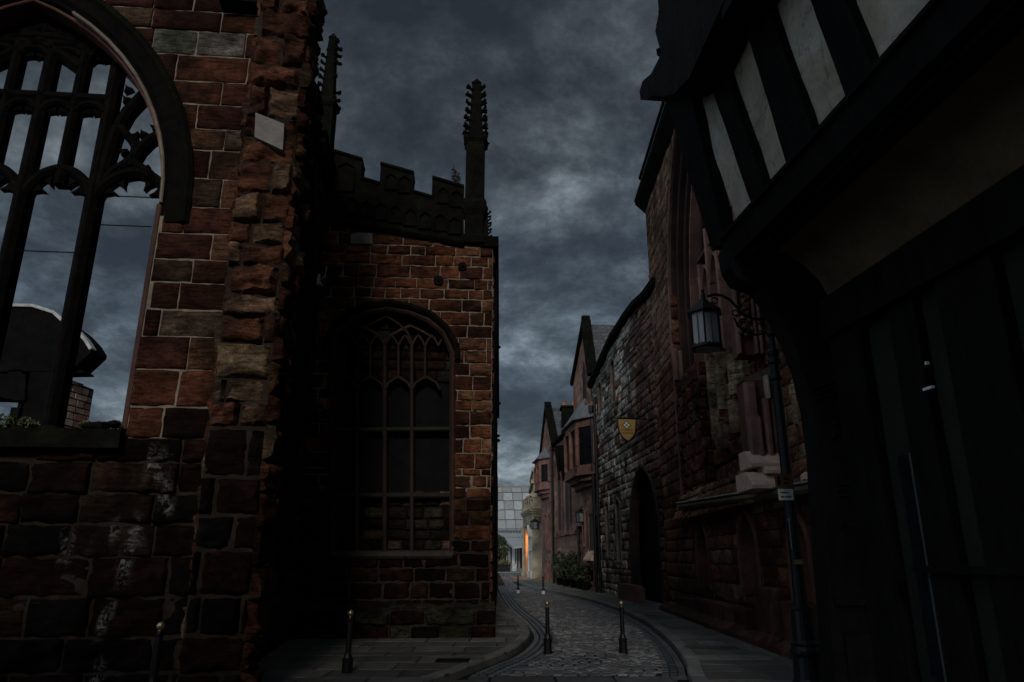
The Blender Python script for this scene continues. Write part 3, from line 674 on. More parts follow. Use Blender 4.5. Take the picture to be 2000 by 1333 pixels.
# battlement
bp_ = MB(); pts = mp_((612, 300), (641, 295), (708, 315), (706, 351), (742, 362), (744, 323), (808, 341), (806, 377), (843, 388), (845, 350), (906, 368), (906, 476), (770, 450), (612, 425))
bp_.prism(MF, pts, -.45, .06); bp_.build('battlement', M['black_stone'], chap)
cp = MB()
for p0, p1 in (((641, 295), (708, 315)), ((744, 323), (808, 341)), ((845, 350), (906, 368))): cp.bar(MF, mp_(p0, p1), .07, -.5, .12, ch=.015)
for p0, p1 in (((706, 351), (742, 362)), ((806, 377), (843, 388))): cp.bar(MF, mp_(p0, p1), .07, -.5, .12, ch=.015)
cp.bar(MF, mp_((612, 428), (770, 453), (906, 478)), .16, -.3, .17, ch=.06)
cp.build('coping', M['black_stone'], chap)
for (x0, x1, y0, y1) in ((655, 695, 325, 375), (752, 776, 345, 372), (778, 802, 350, 378), (855, 876, 372, 398), (880, 902, 378, 405), (650, 672, 385, 412), (676, 700, 392, 418), (704, 728, 398, 424), (731, 756, 402, 430), (760, 785, 408, 436), (789, 814, 414, 442), (818, 843, 420, 448), (847, 872, 424, 452), (875, 900, 430, 458)):
    pnl = MB(); a = MF.px(x0, y1+2); b = MF.px(x1, y0-2); zs = b[1]-.12
    pnl.bar(MF, [(a[0], a[1]), (a[0], zs), ((a[0]+b[0])/2, b[1]), (b[0], zs), (b[0], a[1]), (a[0], a[1])], .035, .03, .12, ch=.01); pnl.build('battlement_panel', M['black_stone'], chap)
c = at(927, 420, 15.85)
pinnacle(chap, c.x, c.y, at(927, 478, 15.85).z, at(927, 285, 15.85).z, at(927, 155, 15.85).z, .225, 11, 7, spread=.92)
# tie-plates, flank
for nme, x, y, rr in (('round_plate', 856, 550, .11), ('round_plate', 903, 523, .10)):
    q = MF.px(x, y); t_ = MB(); pth = []
    ax = Fr(MF.P(q[0], q[1], 0), MF.U, MF.V, MF.N)
    t_.prism(ax, [(rr*math.cos(k*math.pi/8), rr*math.sin(k*math.pi/8)) for k in range(16)], .02, .09); t_.prism(ax, [(.035*math.cos(k*math.pi/4), .035*math.sin(k*math.pi/4)) for k in range(8)], .09, .13)
    t_.build(nme, M['black_paint'], chap)
KF = vfr((-.46, 15.78), (-.82, 38)); KF.N = Vector((1, .016, 0)).normalized()
w = MB(); w.blocks(KF, 0, 22, 0, 8.9, (.25, .34), (.4, .8), .2, (.01, .04), .02, pal=REDD, seed=71); w.build('side_wall', M['stone'], chap, smooth=True)
mo = MB(); mo.sheet(KF, 0, 22, 0, 9, 0, 2); mo.sheet(Fr(KF.P(0, 9.0, 0), KF.U, -KF.N, (0, 0, 1)), 0, 22, 0, 4, -.02, 2); mo.build('side_core', M['mortar_dark'], chap)
fl = MB()
fl.box(KF, -.1, 22, 8.75, 9.0, -.3, .14); fl.box(KF, .8, 22, 9.0, 9.14, -.3, .05)
for u in (4.5, 10, 15.5, 21): fl.prism(Fr(KF.P(u, 0, 0), KF.N, (0, 0, 1), KF.U), [(0, 0), (.10, 0), (.10, 5), (.06, 5.6), (.06, 7.6), (0, 8.4)], 0, .6)
for u, z in ((3.2, 7.2), (5.5, 6.1), (12, 6.0), (17, 7)): fl.blob(KF.P(u, z, .08), .08, int(u*3), sz=(1.6, 1, .8)); 
fl.build('flank_buttress', M['black_stone'], chap)
pinnacle(chap, KF.P(6.3, 0, 0).x-.34, KF.P(6.3, 0, 0).y, 9.0, 10.4, 13.2, .17, 23, 10)
dp = MB(); dp.tube([KF.P(1.2, .1, .05), KF.P(1.2, 8.7, .05)], .045, 8)
for z in (1.5, 3.4, 5.3, 7.2): dp.tube([KF.P(1.2, z, .05), KF.P(1.2, z+.12, .05)], .06, 8)
tag(dp.build('drainpipe', M['iron']), 'black iron drainpipe down the street side of the battlemented chapel', 'drainpipe')
pf = MB()
pf.blocks(Fr(MF.P(0, 0, .22), MF.U, MF.V, MF.N), .0, ML+.12, 0, .62, (.28, .34), (.4, .8), .08, (.0, .06), .035, pal=SHADED+(((.035, .035, .022), 3),), seed=77, bulge=.03, edge=.04)
pf.prism(Fr(MF.P(0, 0, 0), MF.N, (0, 0, 1), MF.U), [(0, 0), (.20, 0), (.20, .60), (.02, .78)], 0, ML+.1, (.03, .026, .018))
pf.build('plinth', M['stone'], chap, smooth=False)

# ================================================================== GUILDHALL (right)
gh = thing('guildhall', 'tall weathered red sandstone hall with a huge pointed window, right of the grey wall', 'hall', (4.9, 17, 0))
AF = vfr((4.80, 10.2), (4.98, 24.2)); AL = 14.0
def yu(y): return y-10.2
AW = (yu(12.6), yu(21.2)); ASI, ASP, ARAD = 3.2, 8.6, 7.2
niches = [(AF.px(x0, 1100)[0], AF.px(x1, 1100)[0]) for x0, x1 in ((1400, 1345), (1500, 1430), (1600, 1540))]
niches = [(min(a, b), max(a, b)) for a, b in niches]
niches = [(a+(b-a)*.2, a+(b-a)*.2+min(1.25, (b-a)*.7)) for a, b in niches]
def ahole(u, z):
    if in_pointed(u, z, AW[0], AW[1], ASI, ASP, ARAD): return True
    for a, b in niches:
        if in_pointed(u, z, a, b, .9, 1.75, (b-a)*.7): return True
    return False
w = MB()
def atf(u, v, col):
    if v > 7.5: k = .5; return tuple(c*(1-k)+g_*k for c, g_ in zip(col, (.24, .16, .11)))
    return col
w.blocks(AF, 0, AL, 0, 14.2, (.30, .42), (.45, 1.0), .12, (.0, .016), .012, gap=.010, edge=.010, sink=.014, pal=RED, seed=81, hole=ahole, tf=atf, bulge=.0)
w.build('wall', M['stone'], gh, smooth=True)
mo = MB(); mo.sheet(AF, 0, AL, 0, 14.3, 0, .12, ahole); mo.build('mortar_bed', M['mortar_dark'], gh)
nb = MB(); nb.sheet(AF, 0, AL, .3, 2.9, -.55, 1); nb.build('niche_back', M['red_smooth'], gh)
ns = MB()
for a, b in niches: ns = MB(); ns.bar(AF, [(a, .9)]+pointed(a, b, 1.75, (b-a)*.7, 6)+[(b, .9)], .12, -.55, .06, (.13, .055, .04), ch=.03); ns.build('niche_arch', M['ashlar'], gh)
# window reveal faces and arch
rv = MB(); path = [(AW[0], ASI)]+pointed(AW[0], AW[1], ASP, ARAD, 14)+[(AW[1], ASI)]
rv.bar(AF, offs(path, .05), .10, -.1, .03, (.16, .09, .065), ch=.03)
for o_, d0, d1, wd, c_ in ((.02, -1.1, -.06, .05, (.05, .022, .017)), (-.10, -1.1, -.22, .12, (.04, .018, .014)), (-.24, -1.1, -.42, .12, (.05, .022, .017)), (-.36, -1.1, -.56, .05, (.26, .13, .10)), (-.5, -1.1, -.85, .12, (.05, .025, .02))):
    rv.bar(AF, offs(path, o_), wd, d0, d1, c_, ch=wd*.35)
rv.build('window_arch', M['ashlar'], gh)
JF = Fr(AF.P(AW[1], 0, 0), -AF.N, (0, 0, 1), -AF.U)      # far jamb, facing the camera
jb = MB(); jb.blocks(JF, .0, .95, 3.2, ASP+1, (.34, .46), (.5, 1.0), .12, (.05, .07), .012, pal=REDD, seed=84, edge=.02); jb.build('jamb_stones', M['stone'], gh, smooth=True)
wg = MB(); wg.sheet(AF, AW[0]-.1, AW[1]+.1, 6.0, ASP+5.2, -1.05, 2, None); wg.build('glazing', M['glass'], gh)
ml = MB(); AT = Fr(AF.P(0, 0, -.78), AF.U, AF.V, AF.N); n = 9; pw = (AW[1]-AW[0])/n
for i in range(1, n):
    u = AW[0]+i*pw; hgt = ASP+4.2-abs(i-n/2)*.75
    ml.bar(AT, [(u, 6.0), (u, hgt)], .10, -.25, .08, (.30, .15, .11), ch=.05)
for i in range(n):
    a = AW[0]+i*pw; ml.bar(AT, pointed(a+.05, a+pw-.05, 9.2, pw*.9, 5), .07, -.2, .02, (.25, .13, .10)); ml.bar(AT, [(a, 10.4), (a+pw, 10.4)], .08, -.2, .0, (.2, .1, .08))
ml.build('mullions', M['ashlar'], gh)
cor = MB(); CX = Fr(AF.P(0, 0, 0), AF.N, (0, 0, 1), AF.U)
cor.prism(CX, [(-.5, 14.0), (0, 14.0), (.34, 14.35), (.36, 14.5), (.1, 14.62), (.1, 15.4), (.16, 15.42), (.16, 15.52), (-.5, 15.52)], -.2, AL+.15)
cor.build('cornice', M['black_stone'], gh)
cc = MB(); cc.bar(Fr(AF.P(0, 0, .37), AF.U, AF.V, AF.N), [(-.2, 14.5), (AL+.15, 14.5)], .035, -.03, .02, (.35, .33, .3)); cc.build('cornice_flashing', M['lead'], gh)
ef = MB(); EF = Fr(AF.P(AL, 0, 0), -AF.N, (0, 0, 1), AF.U); ef.sheet(EF, 0, 6, 0, 15.4, 0, 2); ef.sheet(Fr(AF.P(0, 15.4, 0), AF.U, -AF.N, (0, 0, 1)), 0, AL, .2, 6, 0, 2)
ef.build('end_wall', M['red_smooth'], gh)
# panelled zone below the window: eroded tan shafts
def onA(x, y, d): return Fr(AF.P(0, 0, d), AF.U, AF.V, AF.N).px(x, y)
PB = Fr(AF.P(0, 0, -.45), AF.U, AF.V, AF.N)
m = MB(); m.blocks(PB, AW[0]-.1, AW[1]+.1, ASI-.2, 6.1, (.34, .5), (.5, 1.1), .09, (0, .06), .05, pal=(((.30, .12, .08), 4), ((.24, .09, .06), 4), ((.36, .24, .15), 1)), seed=86, bulge=.01, edge=.02)
m.build('panel_wall', M['stone'], gh, smooth=True)
zf = Fr(AF.P(AW[1], 0, 0), -AF.N, (0, 0, 1), -AF.U)       # far end of the recess, facing the camera
zfl = zf.px(1330, 745)[1]; zft = zf.px(1330, 688)[1]
m = MB(); LB = Fr(AF.P(0, 0, -.10), AF.U, AF.V, AF.N)
m.blocks(LB, AW[1]-2.3, AW[1]+.05, ASI, zfl, (.3, .45), (.4, .9), .09, (0, .05), .04, pal=REDD, seed=87, edge=.02); m.blocks(Fr(AF.P(AW[1]-2.3, 0, -.10), -AF.N, (0, 0, 1), -AF.U), 0, .4, ASI, zfl, (.3, .45), (.3, .5), .09, (0, .04), .03, pal=REDD, seed=187, edge=.02)
m.build('lower_pier', M['stone'], gh, smooth=True)
m = MB()
for i in range(4): m.bar(zf, [(.06+.17*i, zfl), (.06+.17*i, zft)], .17, -.05, .14, (.27, .17, .12) if i % 2 else (.22, .10, .075), ch=.06)
m.build('fluted_block', M['ashlar'], gh)
er = random.Random(44)
def shaft(xl, xr, yt, yb, d, w_, tan=True, seg=.75):
    m = MB(); xm = (xl+xr)/2; u_ = onA(xm, (yt+yb)/2, d)[0]; z1 = onA(xm, yt, d)[1]; z0 = onA(xm, yb, d)[1]; z = z0
    while z < z1-.05:
        h = min(er.uniform(.6, 1.1)*seg, z1-z); k = er.uniform(.7, 1.15); c = er.choice([(.42, .33, .20), (.36, .26, .17), (.33, .27, .19)] if tan else [(.27, .11, .075), (.33, .15, .10)])
        ww = w_*er.uniform(.82, 1.08); du = er.uniform(-.02, .02); dd = er.uniform(-.05, .02)
        m.bar(AF, [(u_+du, z+.008), (u_+du+er.uniform(-.015, .015), z+h)], ww, -.5, d+dd, tuple(q*k for q in c), ch=ww*er.uniform(.25, .4)); z += h
    m.bar(AF, [(u_, z1), (u_+.03, z1+.10), (u_-.02, z1+.18)], w_*.55, -.5, d-.1, (.2, .14, .09), ch=w_*.2)
    m.build('eroded_shaft', M['stone'], gh)
for q in ((1360, 1372, 745, 850, -.22, .24), (1378, 1388, 700, 855, -.18, .20), (1394, 1404, 690, 805, -.2, .16), (1412, 1434, 692, 775, -.02, .42), (1414, 1438, 778, 850, -.05, .40), (1392, 1404, 830, 880, -.15, .26), (1444, 1452, 690, 850, -.2, .16),
          (1508, 1526, 610, 712, -.05, .34), (1530, 1552, 600, 712, .0, .42), (1556, 1570, 640, 715, .02, .3), (1534, 1550, 722, 748, .05, .5), (1532, 1556, 750, 832, .08, .42), (1562, 1590, 742, 800, .10, .36)):
    shaft(*q)
for q in ((1538, 1560, 835, 905, -.02, .6), (1568, 1592, 805, 910, .02, .5)): shaft(*q, tan=False)
# restored buttress: its niched side faces up the lane
def side_pier(xr, ym, xl, d0): 
    u_ = onA(xr, ym, d0)[0]; f = Fr(AF.P(u_, 0, 0), AF.N, (0, 0, 1), -AF.U); return u_, f, f.px(xl, ym)[0]
ub, NFc, dB = side_pier(1515, 830, 1461, 0.0)
zb0, zb1 = NFc.px(1490, 900)[1], NFc.px(1490, 742)[1]
m = MB(); m.box(AF, ub+.06, ub+.55, zb0-.2, zb1, -.3, dB-.02, (.12, .05, .035)); m.prism(NFc, [(-.2, zb1), (dB, zb1), (dB, zb1+.02), (-.2, zb1+.35)], -.5, -.06, (.13, .11, .09)); m.build('restored_buttress', M['ashlar'], gh)
for (x0, x1, yt, yb, pr, col) in ((1461, 1482, 748, 905, .07, (.27, .14, .115)), (1494, 1503, 735, 780, .09, (.40, .35, .24)), (1494, 1506, 780, 895, .09, (.28, .14, .115)), (1506, 1515, 740, 885, .03, (.20, .09, .07))):
    a = NFc.px(x1, (yt+yb)/2)[0]; b = NFc.px(x0, (yt+yb)/2)[0]; z0, z1 = NFc.px((x0+x1)/2, yb)[1], NFc.px((x0+x1)/2, yt)[1]
    m = MB(); m.bar(NFc, [((a+b)/2, z0), ((a+b)/2, z1)], abs(b-a), -.1, pr, col, ch=.03); m.build('buttress_shaft', M['ashlar'], gh)
q = NFc.px(1488, 895); c = NFc.P(q[0], 0, .02); m = MB(); m.lathe((c.x, c.y, 0), [(.09, q[1]-.05), (.10, q[1]), (.07, q[1]+.05), (.09, q[1]+.1), (.055, q[1]+.16), (.05, q[1]+.75)], 12, (.22, .12, .09)); m.build('column_base', M['ashlar'], gh, smooth=True)
for (x0, x1, yt, yb, sl_) in ((1458, 1530, 886, 916, .30), (1482, 1534, 906, 930, .42), (1452, 1532, 930, 960, .55)):
    a = NFc.px(x1, yb)[0]; b = NFc.px(x0, yb)[0]; z0, z1 = NFc.px((x0+x1)/2, yb)[1], NFc.px((x0+x1)/2, yt)[1]
    pr_ = Fr(AF.P(0, 0, 0), AF.U, (0, 0, 1), AF.N); m = MB(); m.prism(pr_, [(ub-sl_, z0), (ub-sl_, z0+.06), (ub-sl_+.34, z1+.04), (ub+.4, z1+.04), (ub+.4, z0)], a-.2, b); m.build('weathering_stone', M['pink_new'], gh)
# upper pier with ribs and crockets
u3, NG, dG = side_pier(1484, 620, 1437, -.35)
z30, z31 = NG.px(1460, 692)[1], NG.px(1460, 540)[1]+1.2
m = MB(); m.box(AF, u3+.05, u3+.5, z30, z31, -.6, dG-.02, (.15, .055, .04)); m.build('window_pier', M['ashlar'], gh)
for x in (1439, 1471, 1481):
    a = NG.px(x, 620)[0]; m = MB(); m.bar(NG, [(a, z30), (a, z31)], .07, -.1, .07, (.27, .14, .11), ch=.02); m.build('pier_rib', M['ashlar'], gh)
crk = MB()
for i in range(11):
    q = NG.px(1455+(i % 2)*6-3, 560+i*8); crk.blob(NG.P(q[0], q[1], .03), .07, i, rough=1.2)
q = NG.px(1453, 640)
for a_ in range(6): an = a_*math.pi/3+.3; crk.blob(NG.P(q[0]+.13*math.cos(an), q[1]+.17*math.sin(an), .05), .07, a_+30)
crk.build('crocketed_finial', M['red_smooth'], gh, smooth=True)
# weatherings: wedge stones (slope up to the wall)
wt = MB()
def wedge(xl, xr, yt, yb, d, zt_extra=0):
    """sloping topped stone sticking out by d, seen from px box"""
    u0, z0 = onA(xl, yb, d); u1, _ = onA(xr, yb, d); zt = onA((xl+xr)/2, yt, d*.3)[1]
    u0, u1 = sorted((u0, u1)); zl = z0+.13
    wt.prism(CX, [(-.1, z0), (d, z0), (d, zl), (0.0, max(zt, zl+.15)), (-.1, max(zt, zl+.15))], u0, u1)
for a_ in ((1565, 1605, 920, 945, .22),): wedge(*a_); wt.build('weathering_stone', M['pink_new'], gh); wt = MB()
ss = MB(); s0 = onA(1332, 990, .2); s1 = onA(1608, 952, .2)
ss.bar(AF, [(s1[0]-1.8, s1[1]-.15), s1, s0], .14, -.1, .34, (.16, .13, .09), ch=.05)
ss.bar(AF, [(s1[0]-1.8, s1[1]-.05), (s1[0], s1[1]+.09), (s0[0], s0[1]+.09)], .035, -.05, .36, (.42, .40, .36), ch=.01)
ss.build('string_course', M['ashlar'], gh)
sb = MB(); SBF = Fr(AF.P(0, 0, .10), AF.U, Vector((0, 0, 1))-AF.N*.0, AF.N)
slope = Fr(AF.P(0, min(s0[1], s1[1])+.1, .24), AF.U, Vector((0, 0, 1))-AF.N*.45)
sb.blocks(slope, .4, AW[1]+.3, -.1, .75, (.26, .34), (.4, .8), .1, (0, .03), .02, pal=(((.36, .17, .11), 3), ((.40, .25, .16), 2)), seed=88)
sb.build('sloping_sill', M['stone'], gh, smooth=True)
# plinth stones at the wall foot
fp = MB()
for xl, xr, yt, yb, d in ((1318, 1360, 1172, 1190, .22), (1355, 1412, 1178, 1202, .26), (1408, 1455, 1190, 1222, .26), (1472, 1522, 1153, 1230, .30), (1527, 1612, 1186, 1275, .34)):
    u0, z0 = onA(xl, yb, d); u1, _ = onA(xr, yb, d); zt = onA((xl+xr)/2, yt, d)[1]; u0, u1 = sorted((u0, u1))
    fp.prism(CX, [(-.1, .1), (d+.05, .1), (d+.05, .24), (d-.04, .34), (d-.04, zt), (d-.1, zt+.03), (-.1, zt+.03)], u0+.05, u1-.05)
fp.prism(CX, [(-.1, .08), (.42, .08), (.42, .2), (.30, .28), (-.1, .28)], 0, AL-.6)
fp.build('plinth', M['plinth_stone'], gh)
for a, b in ((0, 0),): pass

# ================================================================== GREY STONE HALL (B)
hb = thing('stone_hall', 'long grey patched stone hall with a sweeping dark roof edge and an arched black gateway', 'hall', (4.6, 29, 0))
Bf = vfr((4.98, 24.25), (4.08, 35.6)); BL = math.hypot(.9, 11.35)
cur = [(1285, 545), (1265, 572), (1245, 590), (1228, 612), (1200, 655), (1178, 702), (1160, 742), (1156, 750)]
cB = sorted(Bf.px(x, y) for x, y in cur)
def btop(u):
    if u <= cB[0][0]: return cB[0][1]
    for (a, p), (b, q) in zip(cB, cB[1:]):
        if a <= u <= b: return p+(q-p)*(u-a)/(b-a)
    return cB[-1][1]
def rect(fr, xl, xr, yt, yb):
    ym = (yt+yb)/2; xm = (xl+xr)/2; u0, u1 = sorted((fr.px(xl, ym)[0], fr.px(xr, ym)[0])); return u0, u1, fr.px(xm, yb)[1], fr.px(xm, yt)[1]
gate = rect(Bf, 1232, 1290, 905, 1185); bw = [rect(Bf, *q) for q in ((1184, 1191, 980, 1090), (1204, 1213, 975, 1100), (1194, 1202, 700, 790), (1169, 1176, 745, 810))]
def bhole(u, z):
    if z > btop(u): return True
    if in_pointed(u, z, gate[0], gate[1], 0, gate[3]-.61*(gate[1]-gate[0]), (gate[1]-gate[0])*.62): return True
    return any(a < u < b and c_ < z < d for a, b, c_, d in bw)
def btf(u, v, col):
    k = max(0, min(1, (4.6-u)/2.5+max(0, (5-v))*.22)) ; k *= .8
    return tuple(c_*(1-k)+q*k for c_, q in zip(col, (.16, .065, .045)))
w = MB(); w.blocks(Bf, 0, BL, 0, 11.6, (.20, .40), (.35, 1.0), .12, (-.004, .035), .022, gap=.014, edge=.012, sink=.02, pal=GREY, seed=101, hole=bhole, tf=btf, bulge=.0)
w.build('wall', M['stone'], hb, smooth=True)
mo = MB(); mo.sheet(Bf, 0, BL, 0, 11.6, 0, .14, bhole); mo.build('mortar_bed', M['mortar_dark'], hb)
vd = MB(); vd.sheet(Bf, 0, BL, 0, 10, -.5, 1, None); vd.build('window_glazing', M['void'], hb)
jm = MB(); jm.bar(Bf, [(gate[0], 0)]+pointed(gate[0], gate[1], gate[3]-.61*(gate[1]-gate[0]), (gate[1]-gate[0])*.62, 7)+[(gate[1], 0)], .22, -.3, .05, (.035, .02, .016), ch=.06); jm.build('gateway_arch', M['ashlar'], hb)
for a, b, c_, d in bw:
    jm = MB(); jm.bar(Bf, [(a, c_), (a, d-.15), ((a+b)/2, d+.05), (b, d-.15), (b, c_), (a, c_)], .14, -.4, .04, (.16, .12, .09), ch=.03); jm.build('window_surround', M['ashlar'], hb)
rp = MB(); rp.bar(Bf, [(u, z-.1) for u, z in cB], .34, -.4, .26, ch=.08); rp.build('roof_edge', M['black_stone'], hb)
rp = MB(); rp.prism(Bf, [(u, z+.0) for u, z in cB]+[(cB[-1][0], 5), (cB[0][0], 5)], -6, -.55); rp.build('roof', M['slate'], hb)
bx = MB(); a = rect(Bf, 1228, 1262, 1163, 1188); bx.box(Bf, a[0], a[1], .1, .62, .02, .42); bx.box(Bf, a[0]+.1, a[1]-.1, .62, .68, .06, .38)
tag(bx.build('stone_block', M['red_smooth']), 'squat dark stone block on the pavement beside the black arched gateway', 'stone block')
pp_ = MB(); q = rect(Bf, 1296, 1300, 705, 1185)
for x_, y0, y1 in ((1171, 770, 1160),):
    q = rect(Bf, x_-1, x_+1, y0, y1); pp_.tube([Bf.P(q[0], .1, .12), Bf.P(q[0], q[3], .12)], .07, 8)
tag(pp_.build('drainpipe', M['iron']), 'black drainpipe at the far end of the grey stone wall', 'drainpipe')
# hanging shield sign
SY = 24.6
sg = thing('hanging_sign', 'ochre shield-shaped board with four white diamonds, hanging on the grey wall', 'sign', at(1224, 840, SY))
SFr = plane_y(SY); sq = lambda *p: [SFr.px(x, y) for x, y in p]
shp = [(1206.5, 819), (1241.5, 820), (1241, 835), (1240, 846), (1235, 855), (1227, 862.5), (1218, 857), (1211, 848), (1207.5, 836)]
s_ = MB(); s_.prism(SFr, sq(*shp), -.03, .03); s_.build('board', M['shield'], sg)
s_ = MB(); s_.bar(SFr, sq(*shp, shp[0]), .022, -.04, .04, ch=.004); s_.build('board_edge', M['black_paint'], sg)
s_ = MB(); cx_, cy_ = SFr.px(1223.5, 831.5); D_ = .155
s_.prism(SFr, [(cx_, cy_-D_), (cx_+D_, cy_), (cx_, cy_+D_), (cx_-D_, cy_)], .03, .036); s_.build('emblem_ground', M['black_paint'], sg)
s_ = MB()
for ax_, ay_ in ((0, .068), (0, -.068), (.068, 0), (-.068, 0)):
    s_.prism(SFr, [(cx_+ax_, cy_+ay_-.052), (cx_+ax_+.052, cy_+ay_), (cx_+ax_, cy_+ay_+.052), (cx_+ax_-.052, cy_+ay_)], .036, .042)
s_.build('emblem_diamonds', M['white_stone'], sg)
def text(body, size, loc, rot, mt, par, name='lettering', align='CENTER', sx=1):
    cu = bpy.data.curves.new(name, 'FONT'); cu.body = body; cu.size = size; cu.align_x = align; cu.extrude = .002
    o = bpy.data.objects.new(name, cu); COL.objects.link(o); dg = bpy.context.evaluated_depsgraph_get(); me = bpy.data.meshes.new_from_object(o.evaluated_get(dg))
    bpy.data.objects.remove(o); me.materials.clear(); me.materials.append(mt)
    o = bpy.data.objects.new(name, me); COL.objects.link(o); o.parent = par
    o.location = Vector(loc)-par.location; o.rotation_euler = rot; o.scale = (sx, 1, 1); return o
tx, tz = SFr.px(1224, 843); text("ST MARY'S", .085, (tx, SY-.034, tz), (R(90), 0, 0), M['black_paint'], sg)
tx, tz = SFr.px(1224, 848.5); text("GUILDHALL", .088, (tx, SY-.034, tz), (R(90), 0, 0), M['black_paint'], sg)
s_ = MB(); p0, p1 = at(1199, 817.5, SY), at(1262, 818, SY); s_.tube([p0, at(1249, 817.5, SY), Vector((p1.x+.4, SY+.6, p1.z))], .022, 6)
for x, y, r_ in ((1222, 811, .09), (1236, 808, .12), (1212, 814, .05)):
    q = at(x, y, SY); s_.tube([q+Vector((math.cos(k*.7)*r_, 0, math.sin(k*.7)*r_)) for k in range(8)], .011, 4)
s_.tube([at(1205, 815, SY), at(1225, 806, SY), at(1246, 790, SY), at(1249, 818, SY)], .014, 4)
s_.build('bracket', M['iron'], sg)

# ================================================================== GABLED RANGE (C)
gbm = vfr((4.02, 35.8), (1.70, 56.4))
def px_poly(*p): return [gbm.px(x, y) for x, y in p]
def slit(mb, q, d=.02): mb.box(gbm, q[0], q[1], q[2], q[3], -.1, d)
# near gabled house
c1 = thing('gabled_house', 'tall brown sandstone house with a steep gable, slate roof and projecting oriel bay', 'house', (3.4, 41, 0))
g1 = px_poly((1168, 1170), (1172, 1090), (1178, 760), (1160, 700), (1141, 640), (1123, 748), (1121, 900), (1127, 1150))
u0g = min(p[0] for p in g1); 
uL, uR = 0.0, gbm.px(1123, 900)[0]; apx = gbm.px(1141, 640); eL = gbm.px(1123, 748)
c1p = [(uL, 0), (uR, 0), (uR, eL[1]), apx, (uL, eL[1]-.6)]
w = MB(); w.prism(gbm, c1p, -9, 0); w.build('wall', M['brown_stone'], c1)
rf = MB()
for a, b in (((uL-.1, eL[1]-.55), apx), (apx, (uR+.1, eL[1]+.05))):
    rf.bar(gbm, [(a[0], a[1]+.12), (b[0], b[1]+.12)], .16, -9, -.2, ch=.02)
rf.build('roof', M['slate'], c1)
rf = MB(); rf.bar(gbm, [(uL-.1, eL[1]-.55), (apx[0], apx[1]+.22), (uR+.1, eL[1]+.05)], .30, -.35, .16, ch=.05); q = apx; rf.box(gbm, q[0]-.16, q[0]+.16, q[1]+.1, q[1]+.62, -.3, .12); rf.build('gable_coping', M['black_stone'], c1)
def window(par, fr, q, d=.06, bars=1, arch=False, sill=True):
    u0, u1, z0, z1 = q
    f = MB(); P_ = [(u0, z0), (u0, z1)] + ([((u0+u1)/2, z1+(u1-u0)*.6)] if arch else []) + [(u1, z1), (u1, z0), (u0, z0)]
    f.bar(fr, P_, .14, -.05, d, ch=.03)
    if sill: f.box(fr, u0-.1, u1+.1, z0-.16, z0-.02, -.05, d+.12)
    o = f.build('window', M['red_smooth'], par)
    g_ = MB(); g_.prism(fr, P_[:-1], .0, .015); g_.build('pane', M['glass'], o)
    return o
window(c1, gbm, rect(gbm, 1138, 1148, 730, 790), arch=True)
q1 = rect(gbm, 1152, 1163, 1003, 1095); window(c1, gbm, q1)
window(c1, gbm, rect(gbm, 1139, 1143, 1000, 1062)); window(c1, gbm, rect(gbm, 1150, 1162, 1112, 1140), sill=False)
ps = MB(); a = rect(gbm, 1150, 1166, 1086, 1096); ps.prism(Fr(gbm.P(0, 0, 0), gbm.N, (0, 0, 1), gbm.U), [(0, a[2]), (.3, a[2]), (.3, a[2]+.06), (0, a[2]+.5)], a[0], a[1]); ps.build('window_weathering', M['pink_new'], c1)
def oriel(par, xl, xr, yt, yb, d, cap_h, arch=True):
    q = rect(gbm, xl, xr, yt, yb); u0, u1, z0, z1 = q; s = (u1-u0)*.22
    pl_ = Fr(gbm.P(0, 0, 0), gbm.U, gbm.N, (0, 0, 1)); poly = [(u0, 0), (u0+s, d), (u1-s, d), (u1, 0)]
    o = MB(); o.prism(pl_, poly, z0+.6, z0+1.0); o.prism(pl_, poly, z1-.45, z1)
    o.prism(pl_, [(u0-.06, 0), (u0+s-.04, d+.08), (u1-s+.04, d+.08), (u1+.06, 0)], z0+.5, z0+.6); o.prism(pl_, [(u0+.1, 0), (u0+s+.1, d*.8), (u1-s-.1, d*.8), (u1-.1, 0)], z0+.25, z0+.5); o.prism(pl_, [(u0+.3, 0), (u0+s+.2, d*.45), (u1-s-.2, d*.45), (u1-.3, 0)], z0, z0+.25)
    for u_, d_ in ((u0+.05, .06), (u0+s, d-.04), ((u0+u1)/2, d-.02), (u1-s, d-.04), (u1-.05, .06)): o.tube([gbm.P(u_, z0+1, d_), gbm.P(u_, z1-.4, d_)], .11, 8)
    b = o.build('oriel_bay', M['red_smooth'], par)
    g_ = MB(); g_.prism(pl_, [(u0+.08, 0), (u0+s, d-.1), (u1-s, d-.1), (u1-.08, 0)], z0+1, z1-.4); g_.build('pane', M['glass'], b)
    c_ = MB(); top = (gbm.P((u0+u1)/2-.5, z1+cap_h, .02), gbm.P((u0+u1)/2+.5, z1+cap_h, .02)); ring = [gbm.P(u0-.12, z1, 0), gbm.P(u0+s-.06, z1, d+.14), gbm.P(u1-s+.06, z1, d+.14), gbm.P(u1+.12, z1, 0)]
    c_.add(ring+list(top), [(0, 1, 4), (1, 2, 5, 4), (2, 3, 5), (0, 1, 2, 3)[::-1], (0, 4, 5, 3)]); c_.bar(pl_, [(u0-.14, .0), (u0+s-.07, d+.15), (u1-s+.07, d+.15), (u1+.14, 0)], .08, z1-.06, z1+.03); c_.build('oriel_cap', M['lead'], b)
    return q
oriel(c1, 1122, 1166, 828, 956, .75, 1.35)
